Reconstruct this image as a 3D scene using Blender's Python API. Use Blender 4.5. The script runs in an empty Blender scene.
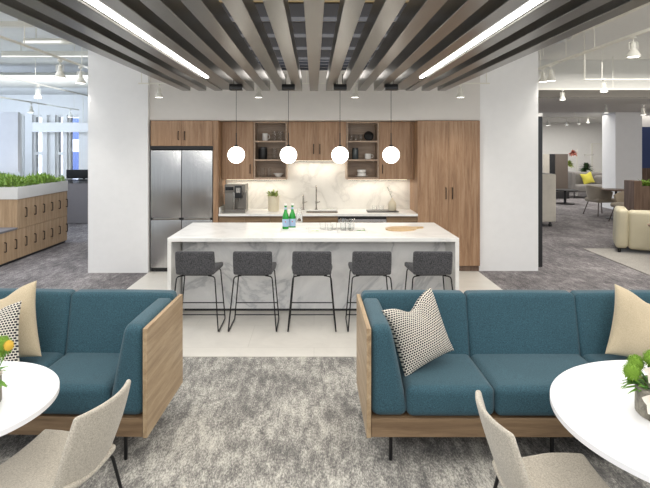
import bpy, bmesh, math, random
from mathutils import Vector, Matrix
random.seed(7)
PI = math.pi
S = bpy.context.scene
COL = S.collection

# ------------------------------------------------------------ camera
H, F, CX, HY = 1.81, 530.0, 314.0, 148.0
cam = bpy.data.cameras.new('camera')
cam.sensor_width = 36.0
cam.lens = F / 650 * 36.0
cam.shift_x = (325 - CX) / 650
cam.shift_y = -(244 - HY) / 650
cam.clip_start = 0.05
cam_o = bpy.data.objects.new('camera', cam)
COL.objects.link(cam_o)
cam_o.location = (0, 0, H)
cam_o.rotation_euler = (PI / 2, 0, 0)
S.camera = cam_o

# ------------------------------------------------------------ world and exposure
W = bpy.data.worlds.new('world')
S.world = W
W.use_nodes = True
W.node_tree.nodes['Background'].inputs[0].default_value = (0.88, 0.94, 1.0, 1)
W.node_tree.nodes['Background'].inputs[1].default_value = 0.75
S.view_settings.view_transform = 'Standard'
S.view_settings.look = 'None'
S.view_settings.gamma = 1
S.view_settings.exposure = 0.02
S.view_settings.use_curve_mapping = False

def area(name, loc, size, power, color=(1, 1, 1), rot=(0, 0, 0), sy=None):
    l = bpy.data.lights.new(name, 'AREA')
    l.energy = power
    l.color = color
    l.shape = 'RECTANGLE'
    l.size = size
    l.size_y = sy or size
    o = bpy.data.objects.new(name, l)
    COL.objects.link(o)
    o.location = loc
    o.rotation_euler = rot
    return o

area('fill_behind_camera', (0.0, -1.2, 3.2), 6.0, 210, (1, 0.975, 0.94), (math.radians(30), 0, 0), 2.5)  # soft fill added behind the camera, no fixture there
area('sofa_fill_left', (-3.6, 3.0, 3.3), 2.6, 95, (1, 0.98, 0.95), (0, 0, 0), 4.0)  # unseen overhead fill added to brighten the left sofa area
area('sofa_fill_right', (3.6, 3.0, 3.3), 2.6, 95, (1, 0.97, 0.93), (0, 0, 0), 4.0)  # matching added fill on the right, not a real lamp
area('canopy_fill', (0, 4.2, 2.52), 3.2, 66, (1, 0.965, 0.91), (0, 0, 0), 5.0)  # unseen fill added just below the baffles, shining down
area('above_baffle_fill', (0, 7.2, 2.86), 3.0, 5, (1, 0.94, 0.88), (math.radians(90), 0, math.radians(180)), 0.2)  # added lamp to brighten the gaps at the far baffle ends
area('deck_fill', (0, 3.6, 2.72), 3.2, 48, (1, 0.96, 0.88), (math.radians(180), 0, 0), 6.0)  # added fill facing up, lifts the dark deck above the baffles
area('window_daylight', (-11.0, 11.0, 1.9), 5.0, 420, (0.62, 0.76, 1.0), (0, math.radians(-90), 0), 2.6)
area('window_wall_fill', (-7.2, 12.45, 2.3), 4.5, 48, (0.72, 0.84, 1.0), (math.radians(88), 0, 0), 1.2)  # indoor fill added to brighten the window wall, not light through panes
area('lounge_wall_fill', (9.6, 11.4, 2.55), 4.0, 34, (1, 0.93, 0.86), (math.radians(62), 0, 0), 0.6)  # fill added to brighten the far column and lounge wall
area('outside_daylight', (-14.0, 21.0, 4.0), 12.0, 5500, (0.86, 0.93, 1.0), (math.radians(90), 0, 0), 8.0)
area('left_ceiling_fill', (-6.5, 7.5, 2.2), 5.0, 38, (0.82, 0.9, 1.0), (math.radians(180), 0, 0), 8.0)  # unseen upward fill added to brighten the left ceiling
area('right_ceiling_fill', (6.8, 7.5, 2.2), 4.5, 14, (1, 0.97, 0.93), (math.radians(180), 0, 0), 5.5)  # same kind of added upward fill for the right ceiling
area('lounge_fill', (6.2, 8.0, 3.3), 4.0, 170, (1, 0.96, 0.9), (0, 0, 0), 4.0)  # overhead fill added above the near lounge, no fixture
area('lounge_far_fill', (8.0, 18.4, 2.8), 7.0, 260, (1, 0.97, 0.92), (0, 0, 0), 5.0)  # added fill that lightens the far lounge and its wall
area('left_aisle_fill', (-5.0, 8.5, 3.3), 3.0, 120, (0.93, 0.96, 1.0), (0, 0, 0), 5.0)  # unseen overhead fill added for the left aisle

# ------------------------------------------------------------ materials
MATS = {}
def srgb(r, g, b):
    def c(v):
        v /= 255.0
        return v / 12.92 if v <= 0.04045 else ((v + 0.055) / 1.055) ** 2.4
    return (c(r), c(g), c(b), 1)

class NT:
    def __init__(s, name):
        s.m = bpy.data.materials.new(name)
        s.m.use_nodes = True
        s.t = s.m.node_tree
        s.b = s.t.nodes['Principled BSDF']
        MATS[name] = s.m
    def n(s, typ, **kw):
        x = s.t.nodes.new(typ)
        for k, v in kw.items():
            setattr(x, k, v)
        return x
    def l(s, a, b):
        s.t.links.new(a, b)
    def coords(s, scale=(1, 1, 1), rot=(0, 0, 0), kind='Object'):
        tc = s.n('ShaderNodeTexCoord')
        mp = s.n('ShaderNodeMapping')
        mp.inputs['Scale'].default_value = scale
        mp.inputs['Rotation'].default_value = rot
        s.l(tc.outputs[kind], mp.inputs['Vector'])
        return mp.outputs['Vector']
    def noise(s, vec, scale, detail=4, rough=0.6, dist=0.0):
        x = s.n('ShaderNodeTexNoise')
        x.inputs['Scale'].default_value = scale
        x.inputs['Detail'].default_value = detail
        x.inputs['Roughness'].default_value = rough
        x.inputs['Distortion'].default_value = dist
        if vec is not None:
            s.l(vec, x.inputs['Vector'])
        return x.outputs['Fac']
    def ramp(s, fac, stops):
        r = s.n('ShaderNodeValToRGB')
        e = r.color_ramp.elements
        while len(e) < len(stops):
            e.new(0.5)
        for i, (p, c) in enumerate(stops):
            e[i].position = p
            e[i].color = c
        s.l(fac, r.inputs['Fac'])
        return r.outputs['Color']
    def mix(s, fac, a, b, mode='MIX'):
        x = s.n('ShaderNodeMix', data_type='RGBA', blend_type=mode)
        if isinstance(fac, float):
            x.inputs[0].default_value = fac
        else:
            s.l(fac, x.inputs[0])
        for i, v in ((6, a), (7, b)):
            if isinstance(v, tuple):
                x.inputs[i].default_value = v
            else:
                s.l(v, x.inputs[i])
        return x.outputs[2]
    def bump(s, fac, strength=0.3, dist=0.005):
        x = s.n('ShaderNodeBump')
        x.inputs['Strength'].default_value = strength
        x.inputs['Distance'].default_value = dist
        s.l(fac, x.inputs['Height'])
        s.l(x.outputs['Normal'], s.b.inputs['Normal'])
    def base(s, c):
        if isinstance(c, tuple):
            s.b.inputs['Base Color'].default_value = c
        else:
            s.l(c, s.b.inputs['Base Color'])
    def set(s, **kw):
        for k, v in kw.items():
            s.b.inputs[k.replace('_', ' ')].default_value = v
        return s

def plain(name, c, rough=0.6, metal=0.0, **kw):
    t = NT(name)
    nz = t.noise(t.coords(), 9, 2)
    dark = tuple(v * 0.94 for v in c[:3]) + (1,)
    t.base(t.mix(nz, dark, c))
    t.set(Roughness=rough, Metallic=metal, **kw)
    return t.m

def fabric(name, c1, c2, scale=260, bump=0.35, rough=0.9, sheen=0.2, big=0.12):
    t = NT(name)
    v = t.coords()
    a = t.noise(v, scale, 3, 0.7)
    col = t.ramp(a, [(0.32, c1), (0.68, c2)])
    b = t.noise(v, 5, 2)
    shade = t.ramp(b, [(0.3, (1 - big, 1 - big, 1 - big, 1)), (0.7, (1, 1, 1, 1))])
    t.base(t.mix(1.0, col, shade, 'MULTIPLY'))
    t.bump(a, bump, 0.002)
    t.set(Roughness=rough)
    t.b.inputs['Sheen Weight'].default_value = sheen
    return t.m

def wood(name, c1, c2, c3, axis='Z', rough=0.45, scale=1.0, seam=None):
    t = NT(name)
    sc = {'Z': (14, 14, 0.9), 'X': (0.9, 14, 14), 'Y': (14, 0.9, 14)}[axis]
    sc = tuple(v * scale for v in sc)
    v = t.coords(sc)
    a = t.noise(v, 1.6, 6, 0.62, 0.6)
    col = t.ramp(a, [(0.28, c1), (0.5, c2), (0.72, c3)])
    v2 = t.coords(tuple(q * 7 for q in sc))
    f = t.noise(v2, 2.0, 3, 0.6)
    fine = t.ramp(f, [(0.3, (0.86, 0.84, 0.82, 1)), (0.6, (1, 1, 1, 1))])
    t.base(t.mix(1.0, col, fine, 'MULTIPLY'))
    t.bump(f, 0.08, 0.001)
    t.set(Roughness=rough)
    return t.m

def marble(name, base, vein, scale=1.0, rough=0.18, amt=1.0, rot=(0.2, 0.5, 0.6)):
    t = NT(name)
    v = t.coords((scale, scale, scale), rot)
    nz = t.noise(v, 1.1, 6, 0.6, 1.6)
    m = t.n('ShaderNodeMath', operation='SUBTRACT')
    t.l(nz, m.inputs[0]); m.inputs[1].default_value = 0.5
    ab = t.n('ShaderNodeMath', operation='ABSOLUTE')
    t.l(m.outputs[0], ab.inputs[0])
    veins = t.ramp(ab.outputs[0], [(0.0, (amt, amt, amt, 1)), (0.035, (0.28 * amt,) * 3 + (1,)), (0.12, (0, 0, 0, 1))])
    cloud = t.noise(v, 2.3, 5, 0.6, 0.8)
    cl = t.ramp(cloud, [(0.42, (0, 0, 0, 1)), (0.75, (0.55 * amt,) * 3 + (1,))])
    f = t.mix(1.0, veins, cl, 'ADD')
    t.base(t.mix(f, base, vein))
    t.set(Roughness=rough)
    return t.m

M = {}
M['white'] = plain('white_paint', srgb(236, 235, 232), 0.7)
M['panel_grey'] = plain('pale_grey_paint', srgb(240, 240, 242), 0.7)
M['white_col'] = plain('column_paint', srgb(244, 244, 244), 0.7)
M['warm_wall'] = plain('warm_white_paint', srgb(222, 218, 213), 0.75)
M['ceil'] = plain('ceiling_paint', srgb(226, 226, 222), 0.85)
M['pipe'] = plain('pipe_paint', srgb(232, 230, 220), 0.6)
M['grey_soffit'] = plain('grey_soffit_paint', srgb(104, 100, 94), 0.8)
M['oak_z'] = wood('oak_vertical', srgb(130, 98, 72), srgb(162, 128, 98), srgb(182, 150, 120), 'Z')
M['oak_x'] = wood('oak_horizontal', srgb(104, 82, 60), srgb(130, 106, 80), srgb(150, 126, 98), 'X')
M['oak_y'] = wood('oak_panel', srgb(144, 120, 92), srgb(172, 148, 117), srgb(190, 168, 138), 'Y')
M['oak_in'] = wood('oak_interior', srgb(150, 128, 108), srgb(172, 150, 130), srgb(186, 164, 144), 'X')
M['locker'] = wood('locker_oak', srgb(172, 142, 110), srgb(192, 162, 128), srgb(208, 180, 148), 'Z', 0.55)
M['walnut'] = wood('walnut', srgb(84, 66, 54), srgb(112, 90, 74), srgb(136, 112, 94), 'Z', 0.5)
M['board'] = wood('board_wood', srgb(178, 146, 108), srgb(204, 174, 134), srgb(216, 190, 152), 'X', 0.5)
M['teal'] = fabric('teal_wool', srgb(26, 57, 70), srgb(60, 99, 112), 190, 0.35, 0.88, 0.12, 0.08)
M['beige'] = fabric('beige_linen', srgb(186, 168, 138), srgb(218, 202, 172), 300, 0.3)
M['chair_fab'] = fabric('oatmeal_weave', srgb(158, 150, 136), srgb(208, 200, 186), 170, 0.35, 0.9, 0.2, 0.05)
M['stool_fab'] = fabric('charcoal_tweed', srgb(28, 29, 32), srgb(98, 98, 102), 105, 0.3, 0.9, 0.1, 0.08)
M['cream_leather'] = plain('cream_leather', srgb(192, 183, 156), 0.5)
M['tub_fab'] = fabric('taupe_fabric', srgb(150, 138, 120), srgb(176, 164, 146), 120)
M['grey_fab'] = fabric('grey_fabric', srgb(116, 112, 108), srgb(142, 138, 134), 120)
M['pod_fab'] = fabric('pale_felt', srgb(196, 190, 178), srgb(214, 208, 198), 120)
M['yellow'] = fabric('yellow_fabric', srgb(196, 186, 60), srgb(222, 212, 92), 120)
M['black'] = plain('black_metal', srgb(26, 26, 28), 0.4, 0.3)
M['blackp'] = plain('black_plastic', srgb(24, 24, 26), 0.35)
M['handle'] = plain('bronze_handle', srgb(70, 58, 50), 0.4, 0.6)
M['partition'] = plain('grey_partition', srgb(130, 127, 130), 0.9)
M['chrome'] = plain('brushed_nickel', srgb(170, 166, 160), 0.25, 1.0)
M['ceramic'] = plain('white_ceramic', srgb(240, 238, 234), 0.25)
M['cream_cer'] = plain('cream_ceramic', srgb(214, 204, 180), 0.5)
M['tabletop'] = plain('white_laminate', srgb(246, 246, 248), 0.35)
M['tabletop_edge'] = plain('white_laminate_edge', srgb(226, 228, 234), 0.45)
M['darkglass'] = plain('dark_glass', srgb(30, 32, 36), 0.08)
M['smoke'] = plain('smoked_jar', srgb(70, 78, 80), 0.12)
M['machine'] = plain('machine_grey', srgb(122, 118, 112), 0.35, 0.4)
M['screen'] = plain('screen_surface', srgb(108, 98, 90), 0.3)
M['blue_wall'] = plain('blue_panel', srgb(62, 78, 124), 0.7)
M['steel_dark'] = plain('dark_appliance', srgb(70, 70, 72), 0.3, 0.7)
M['concrete'] = None
M['deck'] = plain('metal_deck', srgb(204, 182, 140), 0.7)
M['deck_beam'] = plain('slate_joist', srgb(78, 82, 94), 0.6)
M['apple'] = plain('green_pompom', srgb(122, 158, 52), 0.85)
M['flower_yellow'] = plain('yellow_bloom', srgb(228, 192, 78), 0.8)
M['petal'] = plain('white_petal', srgb(226, 218, 204), 0.55)
M['petal_red'] = plain('red_throat', srgb(204, 70, 60), 0.6)
M['soil'] = plain('dark_soil', srgb(50, 40, 32), 0.95)
M['label_blue'] = plain('pale_blue_label', srgb(160, 186, 214), 0.5)
M['star'] = plain('red_mark', srgb(196, 50, 54), 0.5)
M['rug'] = fabric('light_rug', srgb(140, 134, 126), srgb(172, 166, 158), 60)
M['flower_pink'] = plain('dusty_pink_bloom', srgb(190, 120, 104), 0.8)
M['facade'] = plain('stone_facade', srgb(188, 190, 200), 0.8)

def leafmat(name, c1, c2):
    t = NT(name)
    a = t.noise(t.coords(), 30, 3)
    t.base(t.ramp(a, [(0.35, c1), (0.65, c2)]))
    t.set(Roughness=0.6)
    t.b.inputs['Subsurface Weight'].default_value = 0.05
    return t.m
M['leaf'] = leafmat('leaf_green', srgb(66, 116, 38), srgb(116, 164, 62))
M['fern'] = leafmat('fern_green', srgb(84, 118, 36), srgb(142, 172, 72))
M['dark_leaf'] = leafmat('dark_leaf_green', srgb(36, 62, 34), srgb(72, 100, 58))
M['sage'] = leafmat('sage_green', srgb(120, 140, 70), srgb(180, 190, 110))

def glass(name, c, rough=0.02, ior=1.45):
    t = NT(name)
    t.base(c)
    t.set(Roughness=rough, IOR=ior)
    t.b.inputs['Transmission Weight'].default_value = 1.0
    return t.m
M['glass'] = glass('clear_glass', (0.97, 0.98, 0.98, 1), 0.02, 1.25)
M['green_glass'] = glass('green_glass', (0.02, 0.42, 0.06, 1), 0.05, 1.4)
t = NT('green_bottle_glass'); t.base(srgb(40, 160, 58)); t.set(Roughness=0.08)
t.b.inputs['Transmission Weight'].default_value = 0.25
M['green_glass'] = t.m
t = NT('window_glass'); t.base((0.95, 0.97, 1, 1)); t.set(Roughness=0.0, IOR=1.05)
t.b.inputs['Transmission Weight'].default_value = 1.0
M['pane'] = t.m

def emit(name, c, s):
    t = NT(name)
    t.base(c)
    t.b.inputs['Emission Color'].default_value = c
    t.b.inputs['Emission Strength'].default_value = s
    return t.m
M['led'] = emit('led_lens', (1, 0.975, 0.93, 1), 16.0)
M['globe'] = emit('opal_globe', (1, 0.95, 0.86, 1), 6.0)
M['spot'] = emit('spot_lens', (1, 0.97, 0.9, 1), 5.0)
M['under'] = emit('under_cabinet_lens', (1, 0.9, 0.72, 1), 2.0)

# concrete-look vase
t = NT('concrete_vase')
v = t.coords()
a = t.noise(v, 22, 6, 0.7, 0.8)
t.base(t.ramp(a, [(0.3, srgb(66, 62, 54)), (0.5, srgb(118, 112, 98)), (0.7, srgb(160, 154, 140))]))
t.bump(a, 0.4, 0.003); t.set(Roughness=0.6)
M['concrete'] = t.m

# carpets
def carpet(name, stops):
    t = NT(name)
    a = t.noise(t.coords((1.1, 0.7, 1), (0, 0, 0.1)), 1.6, 2, 0.5, 0.3)
    b = t.noise(t.coords((1.9, 0.6, 1), (0, 0, 0.12)), 9, 5, 0.75, 0.2)
    c = t.noise(t.coords((2.2, 0.75, 1), (0, 0, 0.05)), 55, 3, 0.8)
    def mad(x, k, add=None):
        m = t.n('ShaderNodeMath', operation='MULTIPLY_ADD')
        t.l(x, m.inputs[0]); m.inputs[1].default_value = k
        if add is None: m.inputs[2].default_value = 0
        else: t.l(add, m.inputs[2])
        return m.outputs[0]
    f = mad(a, 0.22, mad(b, 0.36, mad(c, 0.42)))
    t.base(t.ramp(f, stops))
    t.bump(c, 0.5, 0.004)
    t.set(Roughness=0.97)
    return t.m
M['carpet'] = carpet('mottled_carpet', [(0.41, srgb(92, 90, 89)), (0.475, srgb(124, 122, 118)), (0.525, srgb(162, 159, 152)), (0.59, srgb(204, 201, 192))])
M['carpet_dimmed'] = carpet('dimmed_mauve_carpet', [(0.41, srgb(76, 72, 74)), (0.475, srgb(104, 100, 102)), (0.525, srgb(128, 123, 124)), (0.59, srgb(164, 159, 158))])  # dimmer aisle light painted into a darker copy of the carpet

# marble tile floor
t = NT('stone_tile')
v = t.coords((1, 1, 1))
br = t.n('ShaderNodeTexBrick')
br.offset = 0.5
br.inputs['Color1'].default_value = srgb(218, 214, 206)
br.inputs['Color2'].default_value = srgb(212, 208, 200)
br.inputs['Mortar'].default_value = srgb(202, 198, 190)
br.inputs['Scale'].default_value = 1.0
br.inputs['Mortar Size'].default_value = 0.003
br.inputs['Brick Width'].default_value = 1.2
br.inputs['Row Height'].default_value = 0.6
t.l(v, br.inputs['Vector'])
cl = t.noise(v, 3.0, 6, 0.65, 1.0)
t.base(t.mix(1.0, br.outputs['Color'], t.ramp(cl, [(0.3, (0.9, 0.9, 0.9, 1)), (0.6, (1, 1, 1, 1))]), 'MULTIPLY'))
t.set(Roughness=0.3)
M['tile'] = t.m

M['marble_front'] = marble('grey_marble', srgb(248, 248, 248), srgb(168, 171, 177), 0.8, 0.25, 0.55, (0.3, 0.2, 0.9))
M['marble_top'] = marble('white_marble', srgb(244, 243, 240), srgb(212, 211, 208), 0.8, 0.22, 0.35)
M['splash'] = marble('backsplash_marble', srgb(226, 223, 216), srgb(186, 183, 176), 1.0, 0.25, 0.45, (0.9, 0.3, 0.4))

# brushed steel
t = NT('brushed_steel')
v = t.coords((60, 60, 1.0))
a = t.noise(v, 2.0, 3, 0.6)
t.base(t.ramp(a, [(0.3, srgb(186, 185, 184)), (0.7, srgb(198, 197, 196))]))
t.set(Roughness=0.27, Metallic=1.0)
t.b.inputs['Anisotropic'].default_value = 0.6
M['steel'] = t.m

# satin baffle metal
t = NT('satin_baffle')
v = t.coords((6, 0.6, 6))
a = t.noise(v, 3.0, 4, 0.6)
t.base(t.ramp(a, [(0.3, srgb(128, 127, 124)), (0.7, srgb(144, 143, 139))]))
r = t.ramp(a, [(0.3, (0.29, 0.29, 0.29, 1)), (0.7, (0.35, 0.35, 0.35, 1))])
t.l(r, t.b.inputs['Roughness'])
t.set(Metallic=0.85)
M['baffle'] = t.m
M['baffle_side'] = plain('baffle_side', srgb(74, 72, 72), 0.7)

# black and cream woven pillow (UV based)
t = NT('check_weave')
v = t.coords((1, 1, 1), (0, 0, 0), 'UV')
ck = t.n('ShaderNodeTexBrick')
ck.offset = 0.5
ck.inputs['Color1'].default_value = srgb(40, 38, 44)
ck.inputs['Color2'].default_value = srgb(52, 48, 54)
ck.inputs['Mortar'].default_value = srgb(232, 226, 212)
ck.inputs['Scale'].default_value = 1.0
ck.inputs['Mortar Size'].default_value = 0.0052
ck.inputs['Mortar Smooth'].default_value = 0.2
ck.inputs['Brick Width'].default_value = 0.040
ck.inputs['Row Height'].default_value = 0.034
t.l(v, ck.inputs['Vector'])
t.base(ck.outputs['Color'])
t.bump(t.noise(v, 120, 2), 0.3, 0.002)
t.set(Roughness=0.92)
M['check'] = t.m

# ------------------------------------------------------------ mesh helpers
class MB:
    def __init__(s):
        s.bm = bmesh.new()
        s.uv = s.bm.loops.layers.uv.new('uv')
    def box(s, x0, x1, y0, y1, z0, z1, bev=0.0, seg=2):
        vs = [s.bm.verts.new((x, y, z)) for x in (x0, x1) for y in (y0, y1) for z in (z0, z1)]
        idx = [(0, 1, 3, 2), (4, 6, 7, 5), (0, 4, 5, 1), (2, 3, 7, 6), (0, 2, 6, 4), (1, 5, 7, 3)]
        fs = [s.bm.faces.new([vs[i] for i in f]) for f in idx]
        if bev > 0:
            es = list({e for f in fs for e in f.edges})
            bmesh.ops.bevel(s.bm, geom=es, offset=bev, segments=seg, affect='EDGES', profile=0.7)
        return s
    def prism(s, pts, axis, a, b, bev=0.0, seg=2):
        """pts: 2D polygon; axis: extrusion axis"""
        def mk(p, q):
            if axis == 'x': return (q, p[0], p[1])
            if axis == 'y': return (p[0], q, p[1])
            return (p[0], p[1], q)
        A = [s.bm.verts.new(mk(p, a)) for p in pts]
        B = [s.bm.verts.new(mk(p, b)) for p in pts]
        fs = [s.bm.faces.new(A), s.bm.faces.new(B[::-1])]
        n = len(pts)
        for i in range(n):
            fs.append(s.bm.faces.new((A[i], B[i], B[(i + 1) % n], A[(i + 1) % n])))
        if bev > 0:
            es = list({e for f in fs for e in f.edges})
            bmesh.ops.bevel(s.bm, geom=es, offset=bev, segments=seg, affect='EDGES', profile=0.6)
        return s
    def hexa(s, v8, bev=0.0, seg=2):
        """v8: bottom 4 (ccw) then top 4"""
        vs = [s.bm.verts.new(v) for v in v8]
        idx = [(3, 2, 1, 0), (4, 5, 6, 7), (0, 1, 5, 4), (1, 2, 6, 5), (2, 3, 7, 6), (3, 0, 4, 7)]
        fs = [s.bm.faces.new([vs[i] for i in f]) for f in idx]
        if bev > 0:
            es = list({e for f in fs for e in f.edges})
            bmesh.ops.bevel(s.bm, geom=es, offset=bev, segments=seg, affect='EDGES', profile=0.5)
        return s
    def lathe(s, prof, c=(0, 0, 0), seg=24, sx=1.0, sy=1.0):
        rings = []
        for r, z in prof:
            if r < 1e-5:
                rings.append([s.bm.verts.new((c[0], c[1], c[2] + z))])
            else:
                rings.append([s.bm.verts.new((c[0] + sx * r * math.cos(2 * PI * i / seg), c[1] + sy * r * math.sin(2 * PI * i / seg), c[2] + z)) for i in range(seg)])
        for a, b in zip(rings[:-1], rings[1:]):
            for i in range(seg):
                j = (i + 1) % seg
                if len(a) == 1 and len(b) == 1: continue
                if len(a) == 1: s.bm.faces.new((a[0], b[i], b[j]))
                elif len(b) == 1: s.bm.faces.new((a[i], a[j], b[0]))
                else: s.bm.faces.new((a[i], a[j], b[j], b[i]))
        for ring, rev in ((rings[0], True), (rings[-1], False)):
            if len(ring) > 1:
                s.bm.faces.new(ring[::-1] if rev else ring)
        return s
    def tube(s, pts, r, seg=8, rad=None, cap=True):
        pts = [Vector(p) for p in pts]
        rings = []
        up = None
        for i, p in enumerate(pts):
            if i == 0: d = pts[1] - p
            elif i == len(pts) - 1: d = p - pts[i - 1]
            else: d = (pts[i + 1] - p).normalized() + (p - pts[i - 1]).normalized()
            d.normalize()
            if up is None:
                up = d.orthogonal().normalized()
            up = (up - d * up.dot(d)).normalized()
            w = d.cross(up)
            rr = rad[i] if rad else r
            rings.append([s.bm.verts.new(p + rr * (up * math.cos(2 * PI * k / seg) + w * math.sin(2 * PI * k / seg))) for k in range(seg)])
        for a, b in zip(rings[:-1], rings[1:]):
            for k in range(seg):
                s.bm.faces.new((a[k], a[(k + 1) % seg], b[(k + 1) % seg], b[k]))
        if cap:
            s.bm.faces.new(rings[0][::-1]); s.bm.faces.new(rings[-1])
        return s
    def soft(s, x0, x1, y0, y1, z0, z1, r=0.03, bulge=0.01, n=10, fn=None):
        """cushion: rounded box with gentle crown; fn deforms the normalised box"""
        hx, hy, hz = (x1 - x0) / 2, (y1 - y0) / 2, (z1 - z0) / 2
        cx, cy, cz = (x0 + x1) / 2, (y0 + y1) / 2, (z0 + z1) / 2
        cache = {}
        def pt(u, v, w):
            k = (round(u, 5), round(v, 5), round(w, 5))
            if k in cache: return cache[k]
            p = Vector((u * hx, v * hy, w * hz))
            q = Vector((max(-hx + r, min(hx - r, p.x)), max(-hy + r, min(hy - r, p.y)), max(-hz + r, min(hz - r, p.z))))
            d = p - q
            if d.length > 1e-9:
                p = q + d.normalized() * min(r, max(abs(d.x), abs(d.y), abs(d.z)))
            gx, gy, gz = 1 - u * u, 1 - v * v, 1 - w * w
            p += Vector((u * gy * gz, v * gx * gz, w * gx * gy)) * bulge
            p += Vector((cx, cy, cz))
            if fn: p = Vector(fn(p))
            cache[k] = s.bm.verts.new(p)
            return cache[k]
        def ts(h):
            e = min(0.98, r / h)
            inner = [(-1 + e) + (2 - 2 * e) * i / n for i in range(n + 1)]
            edge = [-1 + e * f for f in (0, 0.35, 0.7)]
            return edge + inner + [-v for v in edge[::-1]]
        X, Y, Z = ts(hx), ts(hy), ts(hz)
        def grid(A, B, f):
            for i in range(len(A) - 1):
                for j in range(len(B) - 1):
                    q = [f(A[i], B[j]), f(A[i + 1], B[j]), f(A[i + 1], B[j + 1]), f(A[i], B[j + 1])]
                    if len(set(q)) == 4:
                        try: s.bm.faces.new(q)
                        except ValueError: pass
        for sg in (-1, 1):
            grid(X, Y, lambda a, b: pt(a, b, sg))
            grid(X, Z, lambda a, b: pt(a, sg, b))
            grid(Y, Z, lambda a, b: pt(sg, a, b))
        return s
    def ball(s, c, r, sx=1, sy=1, sz=1, seg=16, rough=0.0):
        n = seg // 2
        prof = []
        b0 = len(s.bm.verts)
        s.bm.verts.ensure_lookup_table()
        ring = [(max(0, r * math.sin(PI * i / n)), -r * math.cos(PI * i / n) * sz) for i in range(n + 1)]
        ring[0] = (0, ring[0][1]); ring[-1] = (0, ring[-1][1])
        s.lathe(ring, c, seg, sx, sy)
        if rough:
            s.bm.verts.ensure_lookup_table()
            for v in list(s.bm.verts)[b0:]:
                d = v.co - Vector(c)
                v.co = Vector(c) + d * (1 + random.uniform(-rough, rough))
        return s
    def leaf(s, p, d, length, width, droop=0.3, n=4, up=Vector((0, 0, 1))):
        d = Vector(d).normalized()
        side = d.cross(up)
        if side.length < 1e-3: side = Vector((1, 0, 0))
        side.normalize()
        nrm = side.cross(d)
        prev = None
        p = Vector(p)
        for i in range(n + 1):
            f = i / n
            c = p + d * length * f - Vector((0, 0, 1)) * droop * length * f * f
            w = width * math.sin(PI * min(0.97, 0.12 + f * 0.86)) / 2
            a = s.bm.verts.new(c + side * w + nrm * w * 0.3)
            m = s.bm.verts.new(c)
            b = s.bm.verts.new(c - side * w + nrm * w * 0.3)
            if prev:
                s.bm.faces.new((prev[0], a, m, prev[1]))
                s.bm.faces.new((prev[1], m, b, prev[2]))
            prev = (a, m, b)
        return s
    def build(s, name, mat, parent=None, smooth=True, angle=40):
        bmesh.ops.recalc_face_normals(s.bm, faces=s.bm.faces[:])
        me = bpy.data.meshes.new(name)
        s.bm.to_mesh(me)
        s.bm.free()
        me.materials.append(M[mat] if isinstance(mat, str) else mat)
        if smooth:
            me.shade_smooth() if hasattr(me, 'shade_smooth') else None
            try:
                me.set_sharp_from_angle(angle=math.radians(angle))
            except Exception:
                pass
        o = bpy.data.objects.new(name, me)
        COL.objects.link(o)
        if parent: o.parent = parent
        return o

def fillet(pts, r=0.02, n=4):
    P = [Vector(p) for p in pts]
    out = [P[0]]
    for a, b, c in zip(P[:-2], P[1:-1], P[2:]):
        d1, d2 = (a - b), (c - b)
        k = min(r, d1.length * 0.45, d2.length * 0.45)
        s0, s1 = b + d1.normalized() * k, b + d2.normalized() * k
        for i in range(n + 1):
            t = i / n
            out.append((1 - t) ** 2 * s0 + 2 * t * (1 - t) * b + t * t * s1)
    out.append(P[-1])
    return out

def tag(o, label, cat, group=None, kind=None):
    if label: o['label'] = label
    if cat: o['category'] = cat
    if group: o['group'] = group
    if kind: o['kind'] = kind
    return o
def thing(name, loc=(0, 0, 0), rz=0, label=None, cat=None, group=None):
    o = bpy.data.objects.new(name, None)
    o.empty_display_size = 0.1
    COL.objects.link(o)
    o.location = loc
    o.rotation_euler = (0, 0, rz)
    return tag(o, label, cat, group)
def struct(o):
    o['kind'] = 'structure'
    return o
def dup(root, loc, rz=0, label=None, group=None, scale=None):
    r = root.copy(); COL.objects.link(r)
    r.location = loc; r.rotation_euler = (0, 0, rz)
    if label: r['label'] = label
    if group: r['group'] = group
    if scale: r.scale = scale
    for ch in list(root.children):
        c = ch.copy(); COL.objects.link(c); c.parent = r
        for g in list(ch.children):
            d = g.copy(); COL.objects.link(d); d.parent = c
    return r
def px(x, y, Y):
    """world point seen at photo pixel (x, y) at distance Y"""
    return Vector(((x - CX) * Y / F, Y, H + (HY - y) * Y / F))

# ============================================================ SETTING
struct(MB().box(-16, 14, -4, 4.6, -0.05, 0).build('floor', 'carpet'))
struct(MB().box(-16, 14, 4.6, 24, -0.05, 0).build('floor_aisle', 'carpet_dimmed'))  # aisle dimness is carried by the darker carpet colour
struct(MB().box(-2.4, 2.404, 4.59, 8.36, -0.04, 0.004).build('floor_kitchen', 'tile'))
CZ = 3.55
c = MB()
c.box(-16, 14, 0.5, 24, CZ, CZ + 0.1)
struct(c.build('ceiling', 'ceil'))
# kitchen core wall
struct(MB().box(-3.2, 3.3, 8.36, 8.6, 0, CZ).build('wall_kitchen', 'warm_wall'))
struct(MB().box(-2.406, 2.43, 7.76, 8.36, 2.216, CZ).build('wall_soffit', 'warm_wall'))
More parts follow.
